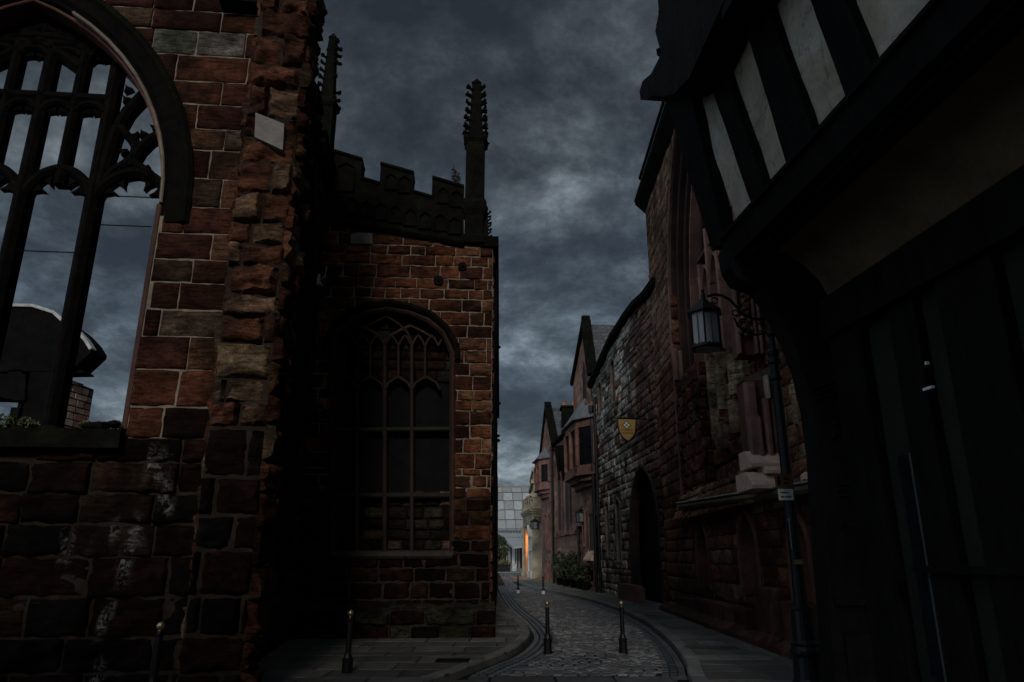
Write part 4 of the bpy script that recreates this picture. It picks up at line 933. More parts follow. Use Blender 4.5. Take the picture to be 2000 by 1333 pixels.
# low range between the gables
c2_ = thing('low_range', 'low brown sandstone range with tall slit windows between the two gabled houses', 'house', (2.7, 46.5, 0))
eA, eB = gbm.px(1124, 822), gbm.px(1085, 880); ze = (eA[1]+eB[1])/2+.1; uM0, uM1 = uR, gbm.px(1084, 960)[0]
w = MB(); w.prism(gbm, [(uM0+.01, 0), (uM1-.01, 0), (uM1-.01, ze), (uM0+.01, ze)], -6, -.06); w.build('wall', M['brown_stone'], c2_)
rf = MB(); rf.prism(Fr(gbm.P(0, 0, 0), gbm.N, (0, 0, 1), gbm.U), [(.2, ze-.05), (.2, ze+.05), (-4, ze+1.3), (-6, ze+1.3), (-6, ze-.05)], uM0+.3, uM1-.3); rf.build('roof', M['slate'], c2_)
rf = MB(); rf.bar(gbm, [(uM0, ze), (uM1, ze)], .22, -.2, .22, ch=.06); rf.build('eaves_gutter', M['black_stone'], c2_)
for q in ((1091, 1098, 935, 1040), (1106, 1114, 930, 1040)): window(c2_, gbm, rect(gbm, *q), arch=True)
sc = MB(); z = gbm.px(1110, 1043)[1]; sc.box(gbm, uM0, uM1-.4, z-.1, z+.1, -.1, .12); sc.build('string_course', M['red_smooth'], c2_)
cn = MB()
for x in (1094, 1102, 1110, 1118): q = gbm.px(x, 900); cn.prism(Fr(gbm.P(0, 0, 0), gbm.N, (0, 0, 1), gbm.U), [(-.05, q[1]-1.2), (.1, q[1]-1.2), (.28, q[1]+.5), (.28, q[1]+.9), (-.05, q[1]+.9)], q[0]-.16, q[0]+.16)
cn.build('corbels', M['black_stone'], c2_)
ck = MB(); q = at(1112, 811, 47.0)
hw_ = 15/1400*47; ck.wbox((q.x-hw_, 46.4, 8), (q.x+hw_+.2, 47.6, at(1112, 799, 47).z)); ck.wbox((q.x-hw_-.1, 46.3, at(1112, 800, 47).z), (q.x+hw_+.3, 47.7, at(1112, 796.5, 47).z))
co = ck.build('chimney', M['black_stone'], c2_)
for dx_ in (-.32, .28):
    pt = MB(); pt.lathe((q.x+dx_, 47, at(1112, 797, 47).z), [(.13, 0), (.15, .1), (.12, .15), (.12, .38), (.15, .42)], 10); pt.build('chimney_pot', M['terracotta'], co)
# far gabled house
c3 = thing('gabled_house', 'smaller brown gabled house beyond the chimney, with a narrow oriel bay and paired windows', 'house', (2, 53, 0))
uE = gbm.px(1058, 1000)[0]; ap3 = gbm.px(1065, 806); e3 = gbm.px(1058, 890); ap3 = (uM1+(uE-uM1)*.5, ap3[1]); zE = e3[1]-.2
w = MB(); w.prism(gbm, [(uM1+.01, 0), (uE, 0), (uE, zE), ap3, (uM1+.01, zE)], -8, .02); w.build('wall', M['brown_stone'], c3)
rf = MB()
for a, b in (((uM1, zE), ap3), (ap3, (uE+.1, zE))): rf.bar(gbm, [(a[0], a[1]+.1), (b[0], b[1]+.1)], .16, -8, -.2, ch=.02)
rf.build('roof', M['slate'], c3)
rf = MB(); rf.bar(gbm, [(uM1, zE), (ap3[0], ap3[1]+.2), (uE+.1, zE)], .28, -.35, .16, ch=.05); rf.box(gbm, ap3[0]-.15, ap3[0]+.15, ap3[1], ap3[1]+.6, -.3, .14); rf.build('gable_coping', M['black_stone'], c3)
window(c3, gbm, rect(gbm, 1067, 1071, 860, 890), arch=True)
for q in ((1067, 1070.5, 1006, 1075), (1073, 1076.5, 1006, 1075), (1067, 1071, 1095, 1138), (1074, 1078, 1095, 1138)): window(c3, gbm, rect(gbm, *q), sill=False, d=.10)
oriel(c3, 1057, 1075, 900, 975, .6, .9)
# drainpipes
for x, y0, y1, lab in ((1084, 880, 1150, 'black drainpipe at the corner of the small far gabled house'), (1137, 1040, 1150, 'short black drainpipe beneath the wall lantern of the tall gabled house'), (1166, 800, 1165, 'long black drainpipe on the near edge of the tall gabled house')):
    q = gbm.px(x, (y0+y1)/2); z1 = gbm.px(x, y0)[1]; d_ = MB(); d_.tube([gbm.P(q[0], .1, .14), gbm.P(q[0], z1, .14)], .08, 8); d_.tube([gbm.P(q[0], z1, .14), gbm.P(q[0], z1+.3, .14)], .14, 8)
    for k in range(1, 5): d_.tube([gbm.P(q[0], z1*k/5, .14), gbm.P(q[0], z1*k/5+.12, .14)], .11, 8)
    tag(d_.build('drainpipe', M['iron']), lab, 'drainpipe')
# ================================================================== classical bank building (D)
dd = thing('classical_building', 'cream classical stone building with columns and an amber lit doorway, ending the lane', 'building', (1.5, 58, 0))
DY = 57.6; DF = plane_y(DY); DS = vfr((1.60, 57.6), (1.00, 64.5)); DSL = 6.9
zc = at(1040, 1000, DY).z; zt_ = at(1040, 972, DY).z
body = MB(); body.prism(GF, [(3.3, DY+.1), (6, DY+.1), (6, 66), (2.9, 66)], 0, zc-.05, (.36, .29, .18)); body.build('core', M['cream_stone'], dd)
fr_ = MB(); xr_ = at(1062, 1100, DY).x
fr_.box(DF, 1.56, xr_+.3, 0, zc-.1, -.3, 0.0); fr_.box(DF, 1.53, 2.02, .1, .55, -.1, .12); fr_.build('end_wall', M['cream_stone'], dd)
en = MB()
for z0, z1, o in ((zc-.95, zc-.12, .05), (zc-.12, zc+.02, .14), (zc+.02, zc+.16, .24), (zc+.16, zc+.24, .28)):
    en.box(DF, 1.60-o, xr_+.5, z0, z1, -.4, o); en.box(DS, -.0, DSL, z0, z1, -.4, o)
en.build('entablature', M['cream_stone'], dd)
pa = MB()
for u in (0.3, 1.8, 3.3, 4.8, 6.2): pa.box(DS, u, u+.6, zc+.2, zt_+.1, -.5, .12); pa.box(DS, u-.06, u+.66, zt_+.1, zt_+.22, -.55, .18)
pa.box(DS, 0, DSL, zc+.24, zc+.5, -.4, .05); pa.box(DS, 0, DSL, zt_-.15, zt_, -.4, .08)
for i in range(22): pa.tube([DS.P(.3+i*.3, zc+.5, -.1), DS.P(.3+i*.3, zt_-.1, -.1)], .07, 6)
pa.box(DF, 1.62, xr_+.3, zc+.24, zt_, -.4, .02); pa.box(DF, 1.55, xr_+.3, zt_, zt_+.12, -.4, .1)
ax = at(1048, 970, DY); pa.prism(DF, [(ax.x+.5*math.cos(k*math.pi/10), zt_+.1+.42*math.sin(k*math.pi/10)) for k in range(11)], -.3, .05)
pa.build('parapet', M['cream_stone'], dd)
up = MB(); u0_ = at(1042, 940, 60).x; z1_ = at(1050, 922, 60).z; zq = at(1042, 945, 60).z
up.wbox((u0_, 60, zc), (6, 70, z1_), (.3, .25, .15)); up.wbox((u0_-.2, 59.8, zq), (6, 70, zq+.3)); up.wbox((u0_-.1, 59.9, z1_), (6, 70, z1_+.35))
up.wbox((u0_+.35, 59.93, zc+.6), (u0_+.6, 60.1, zq-.4)); up.build('upper_storey', M['cream_stone'], dd)
# street side: pilasters, columns, glowing doorway
sw = MB(); sw.box(DS, 5.4, DSL, 0, zc-.95, -2.2, -.02); sw.box(DS, 0, 2.3, 0, zc-.95, -1.5, -.02); sw.box(DS, 2.3, 5.4, zc-1.25, zc-.95, -2.2, -.05); sw.box(DS, 2.3, 5.4, .1, .35, -2.2, -.05)
sw.build('street_wall', M['cream_stone'], dd)
for u, r_ in ((2.1, .09), (6.1, .14)):
    c = DS.P(u, 0, .08); co = MB(); co.lathe((c.x, c.y, 0), [(r_*1.5, .1), (r_*1.5, .35), (r_*1.25, .5), (r_, .62), (r_*.95, 2.5), (r_*.85, zc-1.6), (r_*1.1, zc-1.5), (r_*1.35, zc-1.2), (r_*1.4, zc-.95)], 14); co.build('column', M['white_stone'] if u < 5 else M['cream_stone'], dd, smooth=True)
wp_ = MB(); wp_.box(DS, .3, 1.85, .6, zc-1.2, -.05, .04); wp_.box(DS, .2, 1.9, .1, .6, -.05, .16)
for z in (2.1, 3.2): wp_.box(DS, .28, 1.88, z, z+.12, 0, .12)
for u in (.3, .68, 1.06, 1.4, 1.74): wp_.box(DS, u, u+.11, 3.3, zc-1.3, .03, .12)
wp_.build('panelled_bay', M['white_stone'], dd)
lm = MB(); c = DS.P(4.9, 3.2, -.35); lm.blob(c, .12, 2, rough=0); lm.build('door_lamp', M['bulb'], dd)
ld = bpy.data.lights.new('door_lamp_light', 'POINT'); ld.energy = 170; ld.color = (1, .27, .03); ld.shadow_soft_size = .2
lo = bpy.data.objects.new('door_lamp_light', ld); COL.objects.link(lo); lo.parent = dd; lo.location = DS.P(4.6, 2.8, -.45)-dd.location

# ================================================================== far end: cafe, glass building, tree, planters
def pxY(x, y, Y): p = at(x, y, Y); return (p.x, p.z)
gbld = thing('glass_building', 'large grey building clad in tilted square panels, far beyond the lane', 'building', (0, 150, 0))
GY = 150; GFm = plane_y(GY); pn = MB(); x0, x1 = at(940, 1000, GY).x, at(1060, 1000, GY).x; zt2 = at(1000, 953, GY).z
body = MB(); body.wbox((x0, GY+.4, 0), (x1+8, GY+20, zt2+.4), (.20, .205, .21)); body.wbox((x0, GY+.2, zt2+.2), (at(974, 950, GY).x, GY+2, zt2+1.2), (.3, .3, .3)); body.build('core', M['panel'], gbld)
rows = [(953, 963, 0), (963, 979, 1), (979, 997, 0), (997, 1016, 2), (1016, 1034, 1), (1034, 1052, 0)]
gl = MB(); xs0 = 958
for ri, (yt, yb, sh_) in enumerate(rows):
    z1, z0 = at(1000, yt, GY).z, at(1000, yb, GY).z
    for ci in range(-2, 7):
        xa = 962+ci*19+ri*2.0; ua, ub = at(xa, 1000, GY).x, at(xa+18.4, 1000, GY).x
        isg = (ri, ci) in ((1, 1), (1, 3), (2, 0), (2, 2), (3, 1))
        k = random.Random(ri*31+ci).uniform(.8, 1.15); t = tuple(q*k for q in (.30, .31, .32)) if not isg else (.40, .43, .45)
        pn.prism(GFm, [(ua+.05, z0+.06), (ub-.05, z0+.06), (ub-.12, z1-.06), (ua-.02, z1-.06)], -.1, .1, t)
        if isg: gl.bar(GFm, [(ua+.1, z1-.2), (ub-.2, z0+.2)], .16, .1, .25, (.55, .57, .58))
pn.build('cladding', M['panel'], gbld); gl.build('bracing', M['panel'], gbld)
cf = thing('cafe_pavilion', 'low glass pavilion with a ribbed grey metal lean-to roof, across the far plaza', 'pavilion', (0, 118, 0))
CY = 118; CFm = plane_y(CY); 
rr_ = MB(); yA, yB = CY-5, CY+3
P1, P2, P3, P4 = at(1002, 1068, yA), at(1040, 1064, yA), at(1040, 1042, yB), at(972, 1042, yB)
rr_.add([P1, P2, P3, P4, P1-Vector((0, 0, .35)), P2-Vector((0, 0, .35)), P3-Vector((0, 0, .35)), P4-Vector((0, 0, .35))], [(0, 1, 2, 3), (4, 5, 6, 7), (0, 1, 5, 4), (1, 2, 6, 5), (2, 3, 7, 6), (3, 0, 4, 7)], (.30, .32, .33))
for i in range(13):
    f = i/12; a = P1.lerp(P2, f); b = P4.lerp(P3, f); rr_.tube([a+Vector((0, 0, .08)), b+Vector((0, 0, .08))], .09, 4, (.45, .47, .48))
rr_.tube([P4+Vector((-1, 0, .2)), P3+Vector((0, 0, .2))], .3, 6, (.12, .13, .14))
rr_.build('roof', M['panel'], cf)
gw = MB(); gw.box(CFm, at(972, 1080, CY).x, at(1045, 1080, CY).x, 0, at(1000, 1050, CY).z, -3, 0); gw.build('glazed_wall', M['glass'], cf)
po = MB()
for x, w_, c_ in ((981, .25, (.5, .5, .5)), (990, .15, (.3, .3, .3)), (995, .4, (.2, .2, .2)), (1003, .5, (.62, .62, .60)), (1009, .2, (.35, .35, .35)), (1014, .3, (.2, .15, .13))): p = at(x, 1080, CY-.5); po.wbox((p.x-w_/2, CY-.6, 0), (p.x+w_/2, CY-.3, at(x, 1062, CY).z), c_)
po.box(CFm, at(974, 1080, CY).x, at(1020, 1080, CY).x, at(1000, 1069, CY).z, at(1000, 1067, CY).z, 0, .3, (.4, .4, .4)); po.build('frame_post', M['panel'], cf)
wbn = MB(); p = at(979, 1100, 104); wbn.lathe((p.x, p.y, 0), [(.32, 0), (.34, .1), (.32, 1.6), (.2, 1.7)], 12); tag(wbn.build('litter_bin', M['white']), 'small white cylindrical bin in front of the far pavilion', 'bin')
sb_ = MB(); p = at(1005, 1107, 95); sb_.lathe((p.x, p.y, 0), [(.42, 0), (.46, .9), (.5, .95)], 4, rot=.6); tag(sb_.build('stone_bollard', M['pale_edge']), 'square grey stone post on the red paving of the plaza', 'stone post')
def leaves(mb, c, rad, n, sz, cols, seed, flat=1):
    r_ = random.Random(seed)
    for i in range(n):
        while True:
            d = Vector((r_.uniform(-1, 1), r_.uniform(-1, 1), r_.uniform(-1, 1)))
            if d.length < 1 and d.length > .25 and noise.noise(d*2.3+Vector((seed, 0, 0))) > -.15: break
        p = Vector(c)+Vector((d.x*rad[0], d.y*rad[1], d.z*rad[2])); a = Vector((r_.uniform(-1, 1), r_.uniform(-1, 1), r_.uniform(-.6, 1))).normalized(); b = a.cross(Vector((r_.uniform(-1, 1), r_.uniform(-1, 1), .3))).normalized()
        s_ = sz*r_.uniform(.6, 1.3); k = r_.uniform(.6, 1.3); col = r_.choice(cols); mb.add([p-a*s_, p+b*s_*.45, p+a*s_, p-b*s_*.45], [(0, 1, 2, 3)], tuple(q*k for q in col))
G1 = [(.07, .09, .04), (.05, .07, .03), (.09, .10, .05)]
tr_ = thing('small_tree', 'small bushy tree just past the chapel corner, in front of the far pavilion', 'tree', (at(972, 1100, 98).x, 98, 0))
p = at(972, 1072, 98); tk = MB(); tk.tube([(p.x, 98, 0), (p.x+.2, 98, 1.6), (p.x-.2, 98, 3.6)], [.14, .11, .06], 8); tk.tube([(p.x+.1, 98, 1.4), (p.x+1.0, 98, 2.8)], .06, 6); tk.build('trunk', M['timber'], tr_)
cr = MB(); leaves(cr, (p.x+.1, 98, p.z), (1.3, 1.3, 1.9), 1500, .16, G1, 4); cr.build('crown', M['leaf'], tr_)
pt_ = thing('planter', 'dark raised planter with yellowish grasses on the plaza', 'planter', (at(984, 1115, 88).x, 88, 0))
p = at(984, 1115, 88); q_ = MB(); q_.wbox((p.x-.75, 87.6, .02), (p.x+.75, 88.6, .8)); q_.wbox((p.x-.82, 87.5, .74), (p.x+.82, 88.7, .84)); q_.build('trough', M['iron'], pt_)
q_ = MB(); leaves(q_, (p.x, 88, 1.0), (.75, .5, .45), 500, .12, G1+[(.30, .26, .14)], 9); q_.build('grasses', M['leaf'], pt_)
hg = MB(); p = at(970, 1112, 92); leaves(hg, (p.x, 92, .6), (1.2, .8, .7), 900, .12, [(.05, .09, .03), (.04, .07, .02)], 12); hb_ = hg
tag(hg.build('hedge', M['leaf']), 'low green hedge beside the dark planter, at the chapel corner', 'hedge')

# ================================================================== new cathedral porch seen through the window
PY = 34.0; PFm = plane_y(PY); pxp = lambda *p: [PFm.px(x, y) for x, y in p]
pch = thing('porch_canopy', 'huge dark curved concrete canopy with a pale edge, seen through the ruined window', 'canopy', (at(60, 700, PY).x, PY, 0))
top_ = [(-160, 625), (-80, 603), (12, 595), (65, 596), (106, 609), (120, 622), (149, 643), (168, 663), (179, 681)]
b = MB(); b.prism(PFm, pxp(*top_, (178, 688), (142, 721), (100, 726), (-160, 727)), -1.4, 0); b.prism(PFm, pxp((100, 723), (146, 716), (158, 724), (156, 726), (100, 727)), -1.2, -.3); b.build('vault', M['concrete'], pch)
b = MB(); b.bar(PFm, pxp(*[(x, y+2.5) for x, y in top_]), .16, -.3, .12, ch=.02); b.build('vault_edge', M['pale_edge'], pch)
b = MB(); b.prism(PFm, pxp((-160, 734), (58, 734), (56, 785), (38, 785), (-5, 775), (-160, 770)), -1.5, .3)
b.box(PFm, *(pxp((14, 735))[0][0], pxp((42, 735))[0][0]), pxp((14, 735))[0][1], pxp((14, 724))[0][1], -1, 0)
a_ = pxp((33, 800), (43, 785)); b.box(PFm, a_[0][0], a_[1][0], 0, a_[1][1], -.6, 0); a_ = pxp((23, 832), (46, 799)); b.box(PFm, a_[0][0], a_[1][0], 0, a_[1][1], -1.2, .3)
b.build('lower_canopy', M['concrete'], pch)
nw = thing('porch_wall', 'pale red random-stone block wall with a sloping top, seen through the ruined window', 'wall', (at(130, 800, PY).x, PY, 0))
Wf = vfr((at(90, 800, PY).x, PY), (at(182, 800, PY+3).x, PY+3)); a0 = Wf.px(92, 728); a1 = Wf.px(182, 762)
q_ = MB(); q_.blocks(Wf, 0, a1[0], 0, a0[1]+.3, (.22, .4), (.3, .9), .4, (.0, .03), .01, gap=.03, pal=(((.34, .24, .19), 4), ((.22, .11, .09), 3), ((.50, .42, .35), 2), ((.14, .08, .07), 2)), seed=12, hole=lambda u, z: z > a0[1]+(a1[1]-a0[1])*u/a1[0], base=.05)
q_.build('stone_face', M['far_block'], nw)
q_ = MB(); q_.prism(Wf, [(0, 0), (a1[0], 0), (a1[0], a1[1]), (0, a0[1])], -.5, 0.04); q_.box(PFm, *(sorted((pxp((50, 790))[0][0], Wf.P(0, 0, 0).x+.02))), 0, pxp((50, 728))[0][1], -.6, .1); q_.build('core', M['concrete'], nw)

# ================================================================== TIMBER HOUSE (right foreground)
th_ = thing('timber_house', 'black timber framed house with pale plaster panels and leaning jettied floors, at the right', 'house', (5, 3, 0))
D = Vector((.103, -1, 0)).normalized(); C0 = Vector((2.72, 8.05, 0))
UPL = Fr(Vector((2.78, 8.05, 5.35)), D, Vector((-.20, 0, 1)))          # leaning first floor wall
def up(*p): return [UPL.px(x, y) for x, y in p]
pa_ = MB(); pa_.sheet(UPL, .05, 9.5, .1, 2.6, -.03, .12, wob=.028); pa_.build('plaster_panel', M['plaster'], th_, smooth=True)
def stud(pts, dep=.07, sd=0):
    m_ = MB(); P_ = up(*pts); n_ = len(P_)//2
    L_ = P_[:2]; R_ = P_[2:]; LL = []; RR = []
    for i in range(9):
        f = i/8; a = Vector(L_[0]).lerp(Vector(L_[1]), f); b = Vector(R_[1]).lerp(Vector(R_[0]), f); k = .02
        LL.append((a.x+k*noise.noise(Vector((f*3, sd, 0))), a.y)); RR.append((b.x+k*noise.noise(Vector((f*3, sd, 5))), b.y))
    m_.prism(UPL, LL+RR[::-1], -.06, dep); m_.build('stud', M['timber'], th_)
stud([(1306, 150), (1408, 490), (1432, 470), (1362, 150)], .12, 1)
stud([(1376, 95), (1480, 405), (1504, 375), (1404, 45)], .06, 2)
stud([(1418, -130), (1548, 325), (1600, 265), (1470, -130)], .06, 3)
stud([(1555, -130), (1664, 190), (1715, 128), (1622, -130)], .06, 4)
stud([(1780, -160), (1850, 10), (1935, -60), (1880, -160)], .06, 5)
for u_ in (5.2, 6.4, 7.6, 8.8):
    m_ = MB(); m_.box(UPL, u_, u_+.3, 0, 2.6, -.06, .06); m_.build('stud', M['timber'], th_)
wb = MB(); wb.bar(UPL, [(1.05+i*.06, .75+1.4*i/10+.03*math.sin(i)) for i in range(0)] or [(4.3, 1.0), (4.9, 1.7), (5.2, 2.4)], .16, -.03, .05); wb.build('brace', M['timber'], th_)
bm_ = MB(); bm_.box(UPL, -.12, 9.6, -.22, .14, -.25, .16); bm_.box(UPL, -.12, 9.6, -.30, -.22, -.25, .05); bm_.box(UPL, -.12, 9.6, .08, .12, .16, .20); bm_.build('jetty_beam', M['timber'], th_)
U2 = Fr(Vector((2.08, 8.05, 0)), D, (0, 0, 1)); u2 = lambda *p: [U2.px(x, y) for x, y in p]
bm_ = MB(); bm_.prism(U2, u2((1262, 180), (1268, 160), (1285, 146), (1300, 118), (1352, 0), (1400, -110), (1480, -110), (1434, 0), (1362, 154), (1330, 186), (1306, 190), (1288, 188), (1276, 198), (1264, 197)), -.5, .10)
zb = U2.px(1362, 154)[1]; zt3 = U2.px(1300, 118)[1]
q = U2.px(1440, 0); bm_.box(U2, q[0]-.2, 9.6, zb-.02, zt3+.02, -.5, .09); bm_.build('upper_jetty_beam', M['timber'], th_)
cp_ = MB(); cp_.prism(U2, u2((1277, -70), (1284, 25), (1277, 62), (1287, 100), (1296, 128), (1330, 60), (1345, -70)), -.3, -.02)
for i in range(10): q = U2.px(1281+3*(i % 3), -60+i*18); cp_.blob(U2.P(q[0], q[1], -.1), .075, i, rough=1.1)
cp_.build('carved_corner_post', M['timber'], th_)
pz_ = MB(); pz_.sheet(U2, .35, 9.5, zt3+.02, zt3+2.6, -.1, .15, wob=.015); pz_.build('plaster_panel', M['plaster'], th_, smooth=True)
for u_ in (.9, 1.9, 3.0, 4.1, 5.3, 6.5, 7.7, 8.9):
    m_ = MB(); m_.box(U2, u_, u_+.28, zt3+.02, zt3+2.6, -.13, 0); m_.build('stud', M['timber'], th_)
rfm = MB(); RX = Fr(Vector((2.0, 8.05, 0)), (1, 0, 0), (0, 0, 1), -D); zr = zt3+2.6
rfm.prism(RX, [(-.45, zr-.15), (3.2, zr+3.6), (7.2, zr-.15), (7, zr-.3), (-.4, zr-.3)], -9.8, .4); rfm.build('roof', M['slate'], th_)
bd = MB(); bd.prism(RX, [(2.2, 0.1), (7, .1), (7, zr-.3), (.35, zr-.3), (.35, zt3), (1.2, zt3-.4), (1.2, 5.5), (2.2, 5.3)], -9.6, -.18); bd.build('core', M['timber'], th_)
# plaster cove under the jetty
GD = [(2.86, 5.16), (3.25, 5.12), (3.45, 4.98), (3.62, 4.78), (3.74, 4.5), (3.78, 4.2)]
cv = MB(); n_ = len(GD); pts_ = []
for k in range(24):
    off = D*(.15+k*.4)
    for x, z in GD: pts_.append(Vector((x-2.72, 0, z))+C0+off+Vector((.02*noise.noise(Vector((k*.5, z, 0))), 0, 0)))
cv.add(pts_, [(k*n_+i, k*n_+i+1, (k+1)*n_+i+1, (k+1)*n_+i) for k in range(23) for i in range(n_-1)]); cv.build('plaster_cove', M['cove'], th_, smooth=True)
# carved bracket and corner post
brk = [(1640, 1400), (1630, 1333), (1612, 1100), (1601, 950), (1596, 880), (1585, 800), (1568, 725), (1545, 665), (1512, 600), (1482, 560), (1440, 545), (1424, 520), (1416, 480), (1450, 455), (1560, 470), (1700, 560), (1745, 700), (1758, 1400)]
BK = plane_y(8.0); bk = MB(); bk.prism(BK, [BK.px(x, y) for x, y in brk], -.32, .02); bk.build('corner_post', M['timber'], th_)
bl_ = MB(); 
for (x0, y0, x1, y1) in ((1586, 762, 1632, 745), (1587, 772, 1634, 756), (1589, 782, 1636, 768), (1632, 948, 1668, 946), (1634, 959, 1668, 957), (1636, 970, 1668, 969)):
    a = BK.px(x0, y0); b = BK.px(x1, y1); bl_ = MB(); bl_.bar(BK, [a, b], .022, 0, .05, ch=.006); bl_.build('carved_moulding', M['timber'], th_)
for i, (x, y) in enumerate(((1655, 780), (1630, 830), (1625, 855), (1648, 855), (1650, 866), (1622, 890), (1660, 895), (1640, 1028), (1668, 1028))): q = BK.px(x, y); bl_ = MB(); bl_.blob(BK.P(q[0], q[1], .03), .035, i, rough=1); bl_.build('carved_boss', M['timber'], th_)
pbk = MB(); a = BK.px(1636, 1175); pbk.box(BK, a[0]-.05, a[0]+.5, a[1]-.04, a[1]+.04, -.1, .07); pbk.box(BK, a[0]+.0, a[0]+.45, .1, .9, -.1, .06); pbk.build('post_base', M['timber'], th_)
# ground floor wall with shop window
GW = Fr(Vector((3.78, 8.05, 0)), D, (0, 0, 1)); gwp = lambda x, y: GW.px(x, y)
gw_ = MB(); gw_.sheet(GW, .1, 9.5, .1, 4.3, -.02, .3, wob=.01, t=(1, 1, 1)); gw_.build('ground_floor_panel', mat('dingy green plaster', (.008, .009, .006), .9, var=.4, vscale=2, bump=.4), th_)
def gpost(x0, x1, y, nm='post', mt='timber', z0=.1, z1=4.3, d=.1, par=None):
    a, b = GW.px(x0, y)[0], GW.px(x1, y)[0]; m_ = MB(); m_.box(GW, a, b, z0, z1, -.04, d); return m_.build(nm, M[mt], par or th_)
gpost(1650, 1762, 1100); gpost(1812, 1868, 1000, d=.08); gpost(1925, 2060, 1000, d=.09)
zz = GW.px(1800, 883)[1]
m_ = MB(); a = GW.px(1795, 1100)[0]; b = GW.px(1870, 1000)[0]; m_.box(GW, a-.05, b, .6, zz, -.01, .02); wo = m_.build('shop_window', M['glass'], th_)
m_ = MB(); m_.box(GW, -.05, 9.5, 4.08, 4.55, -.1, .16); m_.build('wall_plate', M['timber'], th_)
m_ = MB(); a = GW.px(1800, 1100, .1); wA = .030
for o_ in (0, .095): m_.box(GW, a[0]+o_, a[0]+o_+(.075 if o_ == 0 else .045), .2, zz, .02, .06)
m_.build('window_frame', M['concrete_mid'], wo)
m_ = MB(); q = GW.px(1830, 1113); m_.box(GW, q[0]-.15, q[0]+1.6, q[1]-.03, q[1]+.03, .0, .13); m_.build('rail', M['timber'], th_)
m_ = MB(); q = GW.px(1832, 760); m_.box(GW, q[0]-.06, q[0]+.07, q[1]-.012, q[1]+.012, .08, .11); q = GW.px(1829, 711); m_.box(GW, q[0]-.01, q[0]+.015, q[1]-.015, q[1]+.015, .08, .11)  # white boxes standing in for glints reflected on the shopfront
tag(m_.build('window_glint', M['white']), 'small white bars standing in for reflections high on the dark timber shopfront', 'bracket')  # filed under bracket, but there is no bracket here, only stand-in reflections

# ================================================================== street lamp
LX, LY = 3.60, 9.5
sl_ = thing('street_lamp', 'black cast-iron lamp post with a six-sided lantern hanging from a scrolled arm', 'street lamp', (LX, LY, PZ))
def zl(x, y): return at(x, y, LY).z
m_ = MB()
prof = [(.20, .10), (.20, .16), (.175, .20), (.17, .32), (.165, .34)]
zb1, zb2, zb3 = zl(1565, 1190), zl(1570, 1262), zl(1575, 1275)
m_.lathe((LX, LY, 0), [(.20, .10), (.20, .20), (.175, .25), (.165, zb3-.05), (.20, zb3), (.20, zb3+.03), (.17, zb2), (.185, zb2+.03), (.15, zb2+.07), (.135, zb1-.02), (.14, zb1), (.09, zb1+.03)], 20); m_.build('base', M['iron'], sl_, smooth=False)
m_ = MB(); zt4 = zl(1497, 605)
m_.lathe((LX, LY, 0), [(.085, zb1), (.075, zb1+.5), (.07, 3.0), (.062, zl(1512, 745)), (.085, zl(1512, 742)), (.085, zl(1510, 738)), (.062, zl(1510, 733)), (.062, zl(1508, 714)), (.09, zl(1508, 711)), (.09, zl(1507, 706)), (.07, zl(1507, 700)), (.085, zl(1506, 692)), (.085, zl(1505, 688)), (.055, zl(1505, 683)), (.045, zl(1500, 660)), (.065, zl(1500, 655)), (.065, zl(1500, 652)), (.045, zl(1499, 648)), (.042, zt4)], 14)
m_.blob((LX, LY, zl(1497, 596)), .055, 1, rough=0, n=10); m_.build('post', M['iron'], sl_, smooth=False)
lam = at(1378, 640, LY)
arm = [(1497, 622), (1480, 624), (1465, 622), (1450, 614), (1438, 600), (1425, 586), (1410, 578), (1395, 576), (1382, 580)]
m_ = MB(); m_.tube([at(x, y, LY) for x, y in arm], .022, 8)
m_.tube([at(x, y, LY) for x, y in ((1504, 652), (1490, 652), (1478, 655), (1466, 652), (1452, 648), (1442, 638), (1434, 622), (1440, 618))], .014, 6)
m_.tube([at(x, y, LY) for x, y in ((1497, 640), (1488, 630), (1476, 624), (1466, 628), (1463, 640), (1468, 650))], .011, 6)
def ring(x, y, r_, rr=.010): c_ = at(x, y, LY); return [c_+Vector((r_*math.cos(k*math.pi/6), 0, r_*math.sin(k*math.pi/6))) for k in range(13)]
for x, y, r_ in ((1454, 635, .085), (1436, 612, .04), (1484, 640, .055), (1396, 588, .045)): m_.tube(ring(x, y, r_), .010, 5)
m_.build('scrolled_arm', M['iron'], sl_)
ln = MB(); zT, zE2, zB = zl(1378, 590), zl(1378, 612), zl(1380, 684); Rr_ = .212; c_ = (lam.x, LY, 0)
ln.lathe(c_, [(.012, zl(1378, 566)), (.03, zl(1378, 568)), (.02, zl(1378, 572)), (.035, zl(1378, 578)), (.035, zT), (.05, zT)][::-1], 12)
ln.lathe(c_, [(Rr_+.05, zE2-.02), (Rr_+.05, zE2), (.07, zT), (.05, zT+.03)], 6, rot=.2)
ln.lathe(c_, [(Rr_-.02, zB+.035), (Rr_+.03, zB+.045), (Rr_+.03, zB+.015), (Rr_+.0, zB), (Rr_-.03, zB)], 6, rot=.2)
